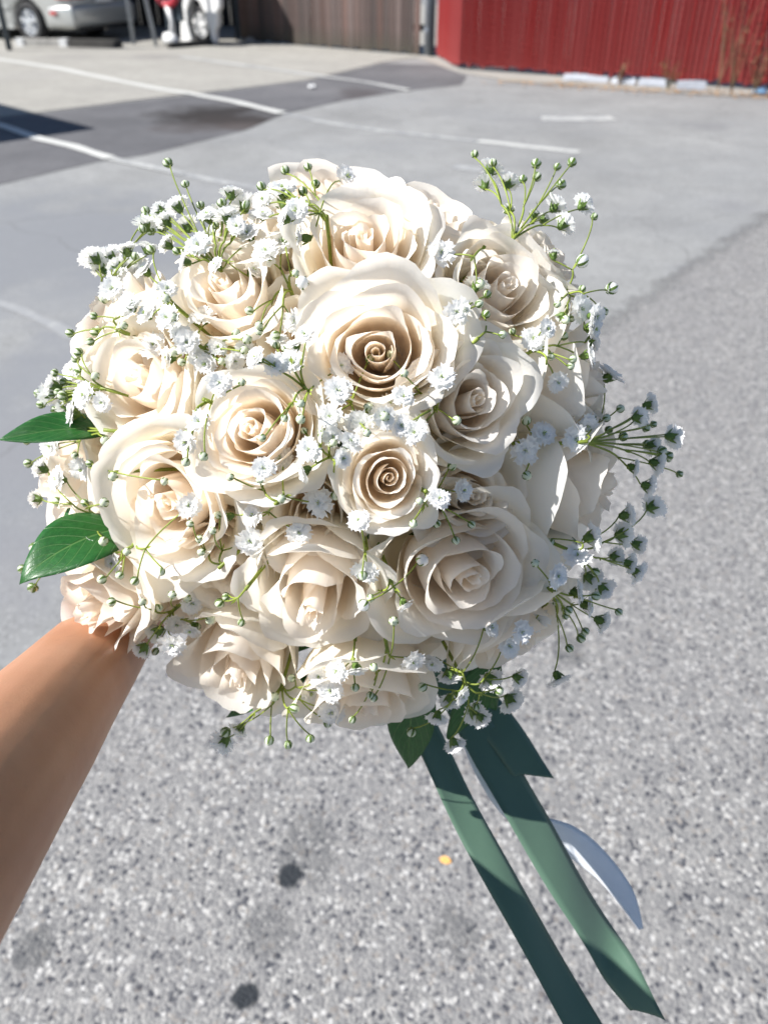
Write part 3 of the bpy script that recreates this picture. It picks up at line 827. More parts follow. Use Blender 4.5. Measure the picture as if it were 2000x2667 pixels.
def petal(rng, rl, h, r0, z0, keys, A, corner, tipk, spread, edge, wav, phi, curl_side=0.0, tilt=0.0, pe=0.0, peach=0.5, lipw=1.0):
    """one petal in the rose's own frame. rl lip radius, h lip height, keys: angle from the axis along the petal"""
    vf = np.linspace(0, 1, 80)
    al = cubic_keys(vf, keys)
    dr = np.sin(al); dz = np.cos(al)
    cr = np.concatenate([[0], np.cumsum((dr[1:] + dr[:-1]) / 2)]) / 79
    cz = np.concatenate([[0], np.cumsum((dz[1:] + dz[:-1]) / 2)]) / 79
    i8 = 60
    kz = (h - z0) / max(cz.max(), 1e-3)
    kr = (rl - r0) / cr[i8] if cr[i8] > 0.05 else kz
    kr = min(max(kr, 0.2 * kz), 2.2 * kz)
    rr = r0 + kr * cr
    # beyond the widest part keep the true arc so lips roll evenly
    rr[i8:] = rr[i8] + kz * (cr[i8:] - cr[i8])
    zz = z0 + kz * cz
    u = np.linspace(-1, 1, NPU); u = np.sign(u) * np.abs(u) ** 0.9
    v = np.linspace(0, 1, NPV) ** 0.72
    U, V = np.meshgrid(u, v)
    off = rng.uniform(-0.18, 0.18)
    tip = tipk * np.exp(-((U - off) / 0.30) ** 2)
    ph = [rng.uniform(0, 6.28) for _ in range(6)]
    ragged = 0.014 * np.sin(7 * U + ph[4]) + 0.007 * np.sin(19 * U + ph[5]) + 0.004 * np.sin(41 * U + ph[1])
    top = (1 - corner * np.abs(U) ** 2.6 + tip + ragged) / (1 + max(tipk, 0) + 0.02)
    VV = np.clip(V * top, 0, 1)
    r = np.interp(VV, vf, rr); z = np.interp(VV, vf, zz)
    lip = VV ** 3 * lipw
    ang = A * U * (0.80 + 0.20 * np.sin(np.pi * np.clip(VV, 0, 1) ** 0.8))
    r = r * (1 + spread * U) + edge * (np.abs(U) ** 3.5) * VV ** 1.5
    w = wav * lip * (np.sin(3.1 * U + ph[0]) + 0.6 * np.sin(6.3 * U + ph[1]) + 0.25 * np.sin(11 * U + ph[3]))
    r = r + w
    z = z + 0.6 * wav * lip * np.sin(4.3 * U + ph[2]) - curl_side * (np.abs(U) ** 3) * VV ** 2
    a = phi + ang
    P = np.stack([r * np.cos(a), r * np.sin(a), z], -1)
    if tilt:
        ax = np.array([-math.sin(phi), math.cos(phi), 0])
        M = np.array(Matrix.Rotation(tilt, 3, Vector(ax)))
        P = P @ M.T
    # real petal colour: peach towards the base and the heart, cream-white at the lip, a touch of green outside
    base_c = np.array([0.995, 0.855, 0.69]); mid_c = np.array([0.99, 0.946, 0.878]); lip_c = np.array([0.982, 0.972, 0.938])
    k = np.clip(VV * (1.3 - 0.45 * peach), 0, 1)[..., None]
    k2 = np.clip((k - 0.45) / 0.5, 0, 1)
    c = base_c * (1 - k) + mid_c * k
    c = c * (1 - k2) + lip_c * k2
    c = c * (1 - 0.36 * peach) + np.array([0.995, 0.89, 0.77]) * 0.36 * peach
    if pe > 0:
        g = (pe * np.clip(1.05 - VV, 0, 1) ** 1.2 + 0.12 * pe * np.abs(U) ** 4)[..., None]
        g = np.clip(g, 0, 0.7)
        c = c * (1 - g) + np.array([0.80, 0.83, 0.60]) * g
    cols = np.concatenate([c, np.ones(c.shape[:2] + (1,))], -1)
    uv = np.stack([(U + 1) / 2, VV / max(VV.max(), .01)], -1)
    return P, uv, cols

def rose_petals(seed, openness=0.5, cup=0.0, n_mid=10, n_out=6, outer=1.0, heart=1.0, hmul=1.0):
    """list of petal arrays for a rose whose cup radius is 1; axis +z, lip plane near z = 0, base near z = -1.45"""
    rng = random.Random(seed)
    L = []
    H = 1.6 * hmul
    lay = []
    # the tight scroll in the heart
    phi = rng.uniform(0, 6.28)
    n_core = 5
    for i in range(n_core):
        rl = (0.05 + 0.035 * i) * heart
        h = H * (1.0 + 0.02 * rng.uniform(-1, 1) - 0.10 * cup)
        keys = [(0, 0.30), (0.3, 0.05), (0.7, 0.0), (1, -0.02 + 0.10 * (i / 4))]
        L.append(petal(rng, rl, h, rl * 0.7, 0.12, keys, R(150 - 8 * i), 0.10, 0.02, 0.20, 0.0, 0.006, phi, peach=1.0))
        phi += R(137.5 + rng.uniform(-12, 12))
    r_in = 0.05 + 0.035 * n_core
    for i in range(n_mid):
        t = (i + 0.5) / n_mid
        rl = heart * r_in * (1 - t) + (0.93 + 0.08 * openness) * t ** (0.95 - 0.15 * openness) + 0.03 * (1 - t) + rng.uniform(-0.035, 0.035) * (0.4 + t)
        h = H * (1.0 - 0.24 * (1 - cup) * t ** 1.2 - 0.05 * cup * (1 - t) + rng.uniform(-0.03, 0.025))
        flare = -0.24 * (1 - t) * (1 - 0.6 * openness) + (0.16 + 0.46 * openness) * t ** 1.5
        lipa = 0.40 + (1.15 + 0.9 * openness) * t ** 0.8 + rng.uniform(-0.2, 0.4)
        keys = [(0, 0.95 + 0.35 * t), (0.20, 0.62), (0.50, 0.16 + 0.3 * flare), (0.82, flare), (0.92, 0.45 * (flare + lipa)), (1, lipa)]
        A = R(116 - 48 * t + rng.uniform(-8, 8))
        L.append(petal(rng, rl, h, 0.06 + 0.08 * t, 0.02, keys, A, 0.20 + 0.10 * t, rng.choice([0.0, 0.03, 0.05]),
                       0.10 - 0.05 * t, 0.02 + 0.05 * t * openness, 0.010 + 0.034 * t, phi,
                       curl_side=0.05 * t, tilt=rng.uniform(-0.02, 0.03), peach=1.0 - 0.55 * t))
        phi += R(137.5 + rng.uniform(-26, 26))
    # outer guard petals, reflexed
    for i in range(n_out):
        t = (i + 0.5) / max(n_out, 1)
        rl = 0.98 + 0.06 * openness + (0.06 + 0.08 * outer) * t + rng.uniform(-0.02, 0.03)
        h = H * (0.80 + 0.17 * cup - 0.15 * outer * t - 0.04 * openness + rng.uniform(-0.04, 0.04))
        fl = 0.12 + 0.34 * outer * t + 0.30 * openness
        la = 1.35 + 0.9 * outer * (0.4 + 0.6 * t) + rng.uniform(-0.35, 0.45)
        keys = [(0, 1.30), (0.20, 0.80), (0.50, 0.16 + 0.15 * t), (0.80, fl), (0.90, 0.5 * (fl + la)), (1, la)]
        A = R(66 - 8 * t + rng.uniform(-6, 8))
        L.append(petal(rng, rl, h, 0.12, 0.0, keys, A, 0.30, rng.choice([0.02, 0.05, 0.08]), 0.03, 0.06, 0.040, phi,
                       curl_side=0.10 + 0.08 * outer, tilt=rng.uniform(-0.02, 0.05), pe=0.30 + 0.25 * t, peach=0.15))
        phi += R(137.5 + rng.uniform(-16, 16))
    out = []
    wp = [rng.uniform(0, 6.28) for _ in range(6)]
    off = (rng.uniform(-.09, .09), rng.uniform(-.09, .09))
    sq = 1 + rng.uniform(-.07, .07)
    for P, uv, c in L:
        P = P.copy()
        zz = np.clip(P[..., 2] / H, 0, 1.1)
        rad = np.hypot(P[..., 0], P[..., 1])
        k = zz ** 2 * np.clip(1.1 - rad, 0, 1)            # heart sits a little off centre, whole bloom pressed out of round
        x = P[..., 0] + off[0] * k + 0.055 * zz * np.sin(2.6 * P[..., 1] + wp[0]) + 0.02 * zz * np.sin(6 * P[..., 1] + wp[1])
        y = P[..., 1] + off[1] * k + 0.055 * zz * np.sin(2.6 * P[..., 0] + wp[2]) + 0.02 * zz * np.sin(6 * P[..., 0] + wp[3])
        P[..., 2] += 0.06 * zz * np.sin(2.0 * P[..., 0] + wp[4]) + 0.05 * zz * np.sin(2.3 * P[..., 1] + wp[5])
        P[..., 0] = x * sq; P[..., 1] = y / sq
        P[..., 2] -= H
        out.append((P, uv, c))
    return out
# ---------------------------------------------------------------- bouquet
M_PETAL = petal_material()
def leafy(name, col, rough=0.5, trans=0.25, var=0.2, scale=60):
    m = NT(name)
    f = m.noise(scale, 4, 0.6, m.n('TexCoord').outputs['Object'])
    c = m.ramp(f, [(0.3, tuple(x * (1 - var) for x in col)), (0.7, tuple(min(1, x * (1 + var)) for x in col))])
    m.base(c, rough)
    if trans:
        tr = m.n('BsdfTranslucent', {'Color': c})
        mx = m.n('MixShader', {0: trans, 1: m.b.outputs[0], 2: tr.outputs[0]})
        m.t.links.new(mx.outputs[0], m.out.inputs[0])
    return m.mat
M_STEM = leafy('thin_green_stem', (0.27, 0.34, 0.05), 0.5, 0.2, 0.3)
M_ROSESTEM = leafy('rose_stem', (0.10, 0.17, 0.04), 0.5, 0.0, 0.25)
M_CALYX = leafy('floret_calyx', (0.12, 0.20, 0.038), 0.5, 0.2, 0.3, 300)
M_FLORET = leafy('floret_petal', (0.95, 0.95, 0.94), 0.55, 0.40, 0.04, 300)
M_HEART = leafy('floret_heart', (0.55, 0.68, 0.25), 0.55, 0.3, 0.2, 300)
M_BUD = leafy('bud_skin', (0.72, 0.78, 0.60), 0.45, 0.25, 0.18, 400)

POLE = (965, 1030)
def dome_depth(px, py):
    rho = math.hypot(px - 930, py - 1130) / 740
    return 0.372 + 0.095 * min(rho, 1.25) ** 2

bq_at = pix(900, 1260, 0.56)
bouquet = empty('rose_bouquet', bq_at)
bpy.context.view_layer.update()
BINV = bouquet.matrix_world.inverted()
tag(bouquet, "round bouquet of cream roses and baby's breath with green ribbons", 'bouquet')

#        px    py   Rpx  facing (right, up, viewer)  open  cup  seed  extra
ROSES = [
    (890, 470, 158, (-0.02, 0.72, 0.62), 0.40, 0.6, 11, {'dz': .012}),
    (952, 596, 152, (0.0, 0.36, 0.92), 0.15, 0.6, 12, {'dz': -.012, 'n_mid': 9}),
    (1165, 530, 150, (0.26, 0.72, 0.55), 0.40, 0.4, 13, {'dz': .008}),
    (1330, 722, 136, (0.40, 0.26, 0.88), 0.15, 0.5, 14, {'n_mid': 9, 'outer': 0.7}),
    (997, 884, 184, (0.02, 0.04, 1.0), 0.28, 0.45, 15, {'n_mid': 13, 'heart': 0.9, 'outer': 1.2}),
    (602, 716, 136, (-0.20, 0.34, 0.88), 0.10, 0.6, 16, {'outer': 1.3, 'n_mid': 8}),
    (625, 585, 128, (-0.25, 0.78, 0.50), 0.4, 0.3, 17, {'dz': .012}),
    (282, 788, 136, (-0.66, 0.46, 0.52), 0.4, 0.2, 18, {}),
    (366, 975, 150, (-0.42, 0.12, 0.88), 0.20, 0.6, 19, {'n_mid': 9}),
    (676, 1112, 150, (-0.14, 0.02, 1.0), 0.45, 0.4, 20, {'n_mid': 13}),
    (1026, 1232, 116, (0.12, -0.06, 1.0), 0.25, 0.3, 21, {'n_mid': 11, 'n_out': 5}),
    (1258, 1026, 140, (0.32, 0.0, 0.94), 0.25, 0.2, 22, {'n_mid': 10, 'hmul': 1.2}),
    (1572, 968, 164, (0.90, 0.12, 0.36), 0.08, 0.2, 23, {'hmul': 1.35, 'n_mid': 8, 'n_out': 5, 'outer': 0.6}),
    (1588, 1272, 166, (0.88, -0.22, 0.42), 0.12, 0.2, 24, {'hmul': 1.35, 'n_mid': 8, 'n_out': 5, 'outer': 0.7}),
    (1222, 1500, 190, (0.20, -0.32, 0.92), 0.40, 0.0, 25, {'n_mid': 9, 'heart': 1.2}),
    (834, 1590, 158, (-0.04, -0.62, 0.78), 0.08, 0.1, 26, {'hmul': 1.4, 'n_mid': 8, 'n_out': 5, 'outer': 0.7}),
    (452, 1312, 168, (-0.26, -0.24, 0.92), 0.50, 0.7, 27, {}),
    (155, 1236, 138, (-0.80, -0.05, 0.55), 0.10, 0.2, 28, {'hmul': 1.3, 'n_mid': 8, 'outer': 0.7}),
    (246, 1578, 126, (-0.52, -0.30, 0.80), 0.10, 0.2, 29, {'hmul': 1.45, 'dz': -.050, 'n_mid': 8, 'n_out': 5, 'outer': 0.8}),
    (618, 1772, 140, (-0.16, -0.66, 0.68), 0.08, 0.3, 30, {'hmul': 1.4, 'n_mid': 8, 'n_out': 5, 'outer': 0.6, 'dz': -.008}),
    (962, 1850, 160, (0.06, -0.80, 0.50), 0.30, 0.2, 31, {'dz': -.006}),
    (1360, 1668, 142, (0.48, -0.74, 0.40), 0.40, 0.2, 32, {}),
    (1435, 650, 120, (0.58, 0.56, 0.40), 0.35, 0.2, 33, {'dz': .01}),
    # lower ones that close the gaps between the roses above
    (820, 1330, 130, (-0.08, -0.20, 0.95), 0.30, 0.3, 34, {'dz': .034}),
    (1230, 1270, 135, (0.30, -0.15, 0.92), 0.30, 0.3, 35, {'dz': .030}),
    (800, 850, 120, (-0.10, 0.15, 0.95), 0.30, 0.3, 36, {'dz': .034}),
    (520, 900, 120, (-0.20, 0.15, 0.95), 0.30, 0.3, 37, {'dz': .034}),
    (1170, 850, 125, (0.25, 0.15, 0.95), 0.30, 0.3, 38, {'dz': .034}),
    (600, 1480, 130, (-0.20, -0.45, 0.85), 0.25, 0.3, 39, {'dz': .026, 'hmul': 1.1}),
    (1430, 1120, 120, (0.50, 0.0, 0.80), 0.25, 0.3, 40, {'dz': .042}),
    (400, 1500, 120, (-0.40, -0.40, 0.80), 0.25, 0.3, 41, {'dz': .030}),
    (780, 660, 110, (-0.15, 0.40, 0.85), 0.25, 0.3, 42, {'dz': .034}),
    (1060, 1640, 120, (0.10, -0.60, 0.75), 0.25, 0.3, 43, {'dz': .034}),
    (300, 1130, 115, (-0.50, 0.0, 0.85), 0.25, 0.3, 44, {'dz': .024}),
]
ROSE_LABEL = {15: None}
BIND = pix(880, 1240, 0.575)                  # where all stems are tied
bvV, bvF = [], []
for (px, py, rp, n, op, cu, seed, kw) in ROSES:
    kw = dict(kw)
    px, py, rp = 886 + (px - 900) * 1.05, 1160 + (py - 1150) * 1.035, rp * 1.05
    dep = dome_depth(px, py) + kw.pop('dz', 0.0)
    Rm = rp * dep / FPX
    axis = cdir(*n)
    rg = random.Random(seed * 3)
    q = axis.to_track_quat('Z', 'Y')
    spin = Matrix.Rotation(rg.uniform(0, 6.28), 4, 'Z')
    Mw = Matrix.LocRotScale(pix(px, py, dep), q, Vector((Rm,) * 3)) @ spin
    rose = bpy.data.objects.new('rose', None)
    rose.empty_display_size = 0.02
    link(rose, bouquet)
    rose.matrix_local = BINV @ Mw
    for P, uv, cc in rose_petals(seed, op, cu, **kw):
        o = mesh_obj('petal', grid_mesh('petal', P, uv, True, cc), rose, [M_PETAL])
        W = (np.array(Mw)[:3, :3] @ P.reshape(-1, 3).T).T + np.array(Mw)[:3, 3]
        k = len(bvV)
        bvV += W.tolist()
        idx = np.arange(NPU * NPV).reshape(NPV, NPU)
        bvF += (np.stack([idx[:-1, :-1], idx[:-1, 1:], idx[1:, 1:], idx[1:, :-1]], -1).reshape(-1, 4) + k).tolist()
    # hip, sepals and stem
    hb = MB()
    H = 1.6 * kw.get('hmul', 1.0)
    ring = [(-H - 0.30, 0.09), (-H - 0.22, 0.15), (-H - 0.08, 0.20), (-H + 0.02, 0.17)]
    P = np.array([[(r * math.cos(a), r * math.sin(a), z) for a in (np.arange(10) * math.pi / 5).tolist()] for z, r in ring])
    hb.grid(P, 0, True)
    for k in range(5):
        a = k * 2 * math.pi / 5 + rg.uniform(-.2, .2)
        ca_, sa_ = math.cos(a), math.sin(a)
        Q = []
        for t in np.linspace(0, 1, 6).tolist():
            rr = 0.17 + 0.62 * t - 0.25 * t * t; z = -H - 0.02 + 0.42 * t * (1 - 0.9 * t * rg.uniform(.3, 1.3)); w = 0.12 * math.sin(math.pi * (0.15 + 0.85 * t)) + 0.005
            Q.append([(rr * ca_ - w * sa_, rr * sa_ + w * ca_, z + .02), (rr * ca_, rr * sa_, z), (rr * ca_ + w * sa_, rr * sa_ - w * ca_, z + .02)])
        hb.grid(np.array(Q), 0)
    hb.build('sepals', M_ROSESTEM, rose, True)
    base = Mw @ Vector((0, 0, -H - 0.25))
    end = BIND + cdir(0.1, -0.4, -0.9) * rg.uniform(0.0, 0.02) + Vector((rg.uniform(-.010, .010), rg.uniform(-.010, .010), rg.uniform(-.010, .010)))
    mid = base.lerp(end, 0.5) - axis * 0.012
    pts = [(1 - t) ** 2 * base + 2 * t * (1 - t) * mid + t * t * end for t in np.linspace(0, 1, 8).tolist()]
    Mi = Mw.inverted()
    sb = MB(); sb.tube([tuple(Mi @ p) for p in pts], 0.0027 / Rm, 7)
    sb.build('stem', M_ROSESTEM, rose, True)
bvh = BVHTree.FromPolygons(bvV, bvF)

# ---- baby's breath ------------------------------------------------
def floret_mesh(seed, spread=1.0):
    """ruffled double floret, radius about 1, calyx below; axis +z"""
    rg = random.Random(seed)
    b = MB()
    rings = [(9, 1.0, 0.15), (9, 0.80, 0.60), (7, 0.55, 0.95), (5, 0.32, 1.2)]
    for n, rad, up in rings:
        ph = rg.uniform(0, 6.28)
        for k in range(n):
            a = ph + 2 * math.pi * k / n + rg.uniform(-.2, .2)
            rr = rad * rg.uniform(0.86, 1.1) * spread
            el = up * rg.uniform(0.8, 1.15)
            w = (0.95 * math.pi * rad / n) * rg.uniform(0.9, 1.2)
            rows = []
            for t in (0.0, 0.45, 0.8, 1.0):
                e = el * (0.6 + 0.5 * t) if up < .5 else el * (1.1 - 0.25 * t)
                x = rr * t * math.cos(e); z = rr * t * math.sin(e) * 0.95 + 0.05
                ww = w * (0.25 + 0.85 * t ** 0.8)
                row = []
                for j in range(5):
                    s = (j - 2) / 2
                    notch = (-0.10 if j in (1, 3) else 0.03) * (t > .95) + rg.uniform(-.05, .05) * (t > .7)
                    xx = x + notch * rr; yy = s * ww; zz = z + 0.14 * ww * math.cos(s * 4.0 + rg.uniform(-.5, .5)) * t + rg.uniform(-.03, .03) * t
                    row.append((xx * math.cos(a) - yy * math.sin(a), xx * math.sin(a) + yy * math.cos(a), zz))
                rows.append(row)
            b.grid(np.array(rows), 0)
    # calyx cup
    prof = [(0.05, -0.62), (0.22, -0.55), (0.30, -0.30), (0.30, -0.05), (0.22, 0.06)]
    P = np.array([[(r * math.cos(t), r * math.sin(t), z) for t in (np.arange(8) * math.pi / 4).tolist()] for r, z in prof])
    b.grid(P, 1, True)
    for k in range(5):
        a = k * 2 * math.pi / 5
        Q = []
        for t in (0, .4, .75, 1):
            rr = 0.26 + 0.34 * t; z = -0.35 + 0.42 * t; w = 0.14 * (1 - t * t) + .01
            Q.append([(rr * math.cos(a) - s * w * math.sin(a), rr * math.sin(a) + s * w * math.cos(a), z - .03 * abs(s)) for s in (-1, 0, 1)])
        b.grid(np.array(Q), 1)
    # greenish heart
    for k in range(5):
        a = rg.uniform(0, 6.28); s = rg.uniform(0.03, 0.11)
        b.tube([(s * math.cos(a), s * math.sin(a), 0.15), (1.6 * s * math.cos(a), 1.6 * s * math.sin(a), 0.42)], [0.035, 0.022], 4, 2)
    me = b.mesh('floret', True)
    for m in (M_FLORET, M_CALYX, M_HEART): me.materials.append(m)
    return me

def bud_mesh(seed, white=0.5):
    rg = random.Random(seed)
    b = MB()
    prof = [(0.08, -1.05), (0.55, -0.86), (0.90, -0.40), (1.0, 0.05), (0.85, 0.52), (0.48, 0.88), (0.12, 1.05)]
    n = 12
    P = np.array([[(r * math.cos(t), r * math.sin(t), z) for t in (np.arange(n) * 2 * math.pi / n).tolist()] for r, z in prof])
    b.grid(P, 0, True, True)
    for k in range(5):
        a = k * 2 * math.pi / 5
        Q = []
        for t in np.linspace(0, 1, 5).tolist():
            lat = -1.35 + (1.9 + 0.4 * (1 - white)) * t
            rr = 1.05 * math.cos(lat) + 0.02; z = 1.07 * math.sin(lat); w = (0.33 - 0.12 * white) * math.sin(math.pi * (0.25 + 0.72 * t)) + 0.01
            Q.append([((rr + .02 - .04 * abs(s)) * math.cos(a) - s * w * math.sin(a), (rr + .02 - .04 * abs(s)) * math.sin(a) + s * w * math.cos(a), z) for s in (-1, 0, 1)])
        b.grid(np.array(Q), 1)
    me = b.mesh('bud', True)
    for m in (M_BUD if white < .8 else M_FLORET, M_CALYX): me.materials.append(m)
    return me
FLOR = [floret_mesh(s, sp) for s, sp in ((1, 1.0), (2, 1.05), (3, 0.95), (4, 0.85), (5, 1.0), (6, 0.9))]
FLORS = [floret_mesh(s, 0.55) for s in (7, 8)]            # half open
BUDS = [bud_mesh(1, 0.5), bud_mesh(2, 0.3), bud_mesh(3, 0.6)]
BUDW = [bud_mesh(4, 0.85)]

FL = [(420,549),(464,538),(487,591),(565,553),(557,616),(618,591),(635,536),(686,523),(736,528),(741,570),(732,633),(694,658),(386,646),(437,637),(310,696),(357,692),(293,755),(437,755),
      (382,819),(441,827),(530,827),(766,840),(770,899),(762,941),(487,890),(441,933),(538,945),(610,941),(669,933),(192,966),(222,1030),(175,1063),
      (889,955),(880,1018),(863,1081),(1049,1035),(990,1077),(927,1098),(1079,1124),(910,1153),(488,1149),(686,1221),(804,1174),(792,1225),(889,1195),(492,1318),(830,1309),(661,1343),(779,1385),
      (652,1410),(935,1356),(952,1486),(1053,1571),(500,1571),(1142,1300),(1446,538),(1467,584),(1239,745),(1189,812),(1151,985),(1387,884),(1509,804),(1547,825),
      (1539,888),(1530,926),(1450,994),(1412,1133),(1497,1141),(1691,1053),(1665,1086),(1750,1137),(1278,443),(1261,481),(902,464),(1708,1206),(1649,1217),(1687,1266),(1632,1342),(1697,1320),
      (1659,1418),(1600,1450),(1638,1467),(1567,1532),(1502,1542),(1529,1575),(1567,1618),(1399,1613),(1502,1450),(830,1763),(862,1796),(879,1747),(927,1742),(808,1801),(1074,1720),(1128,1725),
      (1171,1758),(1275,1769),(1139,1867),(1182,1937),(1199,1812),(1253,1872),(624,1899),(1323,1682),(1350,1766),(1453,1766),(219,1093),(186,1034),(135,1161),(110,1220),(97,1300),(215,1220),
      (270,1372),(236,1435),(409,1646),(460,1625),(451,1676),(1450,1500),(1540,1400),(1150,660),(600,560),(520,640),(1000,1090),(1045,1110),(330,650),(270,700)]
FS = [(1324,546),(1391,559),(1442,660),(1459,825),(1378,1179),(594,1345),(1415,570),(1160,1290)]
BD = [(743,443),(802,435),(789,498),(483,479),(681,485),(709,488),(749,504),(380,549),(380,566),(403,582),(394,601),(523,534),(578,528),(641,534),(393,650),(352,667),(460,654),(479,656),(272,777),
      (245,823),(323,848),(258,859),(236,890),(454,827),(433,777),(205,918),(198,935),(207,966),(180,998),(163,1030),(154,1063),(739,625),(770,711),(675,848),(675,863),(644,884),
      (717,874),(720,899),(743,907),(637,912),(783,1051),(473,943),(578,941),(963,934),(1053,972),(785,1052),(741,1090),(783,1092),(682,1140),(960,1060),(600,1242),(868,1153),(956,1128),
      (530,1189),(484,1204),(568,1341),(520,1404),(524,1438),(733,1299),(872,1292),(1076,1364),(1093,1305),(965,1558),(589,1554),(572,1571),(1236,401),(1396,426),(1398,460),(1461,480),
      (1547,564),(1573,812),(1269,766),(1248,791),(1265,818),(1309,871),(1334,863),(1435,928),(1492,935),(1473,833),(1488,829),(1467,875),(1189,1095),(1543,1091),(1585,1120),(1370,1095),
      (1682,1114),(1701,1105),(1623,1137),(1724,1175),(1741,1194),(1684,1158),(1228,1366),(1177,1214),(1372,1239),(1025,1618),(1611,1594),(1434,1412),(1524,1645),(1513,1662),(973,1738),(973,1818),
      (925,1791),(767,1845),(759,1766),(629,1622),(512,1633),(548,1614),(588,1907),(702,1929),(751,1940),(808,1924),(1071,1907),(143,971),(108,1053),(127,1121),(74,1207),(135,1028),(143,1068),
      (120,1098),(175,1093),(196,1186),(234,1207),(295,1241),(222,1309),(272,1309),(150,1306),(89,1425),(118,1477),(253,1385),(270,1410),(331,1437),(312,1498),(291,1568),(371,1568),(422,1490),
      (449,1549),(405,1697),(1440,1520),(1480,1590),(1550,1490),(1240,1840),(1300,1800),(1100,1790)]
BW = [(787,736),(1516,679),(1592,751),(1100,1459),(946,1577),(154,1450)]
ANCH = [(752,742),(565,690),(450,790),(520,900),(300,850),(262,1010),(270,1120),(300,1230),(250,1345),(345,1420),(530,1040),(718,1312),(790,1005),(925,1085),(858,1190),(640,1535),(570,1480),
        (955,1430),(1020,1520),(1262,640),(1345,610),(1245,880),(1400,905),(1395,1150),(1530,1150),(1500,1440),(1440,1540),(1215,1790),(925,1670),(730,1800),(1135,1060),(1110,1280),(440,1600),(850,560),(1480,760),(280,760),(1010,1700),(1180,830)]

def surf(px, py, lift):
    """point above whatever rose lies behind a pixel; beyond the roses at the depth of the dome's rim"""
    d = CR @ Vector(((px - 1000) / FPX, (1333.5 - py) / FPX, -1))
    ln = d.length
    hit = bvh.ray_cast(CAM, d.normalized(), 1.2)
    dd = dome_depth(px, py)
    if hit[0] is not None:
        dep = hit[3] / ln
        dep = min(dep, dd + 0.035)
        return pix(px, py, dep - lift), True
    return pix(px, py, dd + 0.004 - lift), False
PC = pix(920, 1180, 0.50)                     # heart of the dome
def outward(p): return (p - PC).normalized()

_r = random.Random(4)
for (x, y) in list(FL):
    if (x < 800 and y < 960) or _r.random() < (0.42 if math.hypot(x - 930, y - 1130) > 420 else 0.15):
        FL.append((x + _r.choice((-1, 1)) * _r.uniform(28, 62), y + _r.choice((-1, 1)) * _r.uniform(20, 55)))
for (x, y) in list(BD):
    if _r.random() < 0.45:
        BD.append((x + _r.choice((-1, 1)) * _r.uniform(18, 60), y + _r.choice((-1, 1)) * _r.uniform(18, 60)))
tips = [(x, y, 'f') for x, y in FL] + [(x, y, 's') for x, y in FS] + [(x, y, 'b') for x, y in BD] + [(x, y, 'w') for x, y in BW]
groups = {}
for t in tips:
    k = min(range(len(ANCH)), key=lambda i: math.hypot(ANCH[i][0] - t[0], ANCH[i][1] - t[1]) * (1.0 if True else 1))
    groups.setdefault(k, []).append(t)
rg = random.Random(77)
def bez(p0, p1, p2, n=7):
    return [(1 - t) ** 2 * p0 + 2 * t * (1 - t) * p1 + t * t * p2 for t in np.linspace(0, 1, n).tolist()]
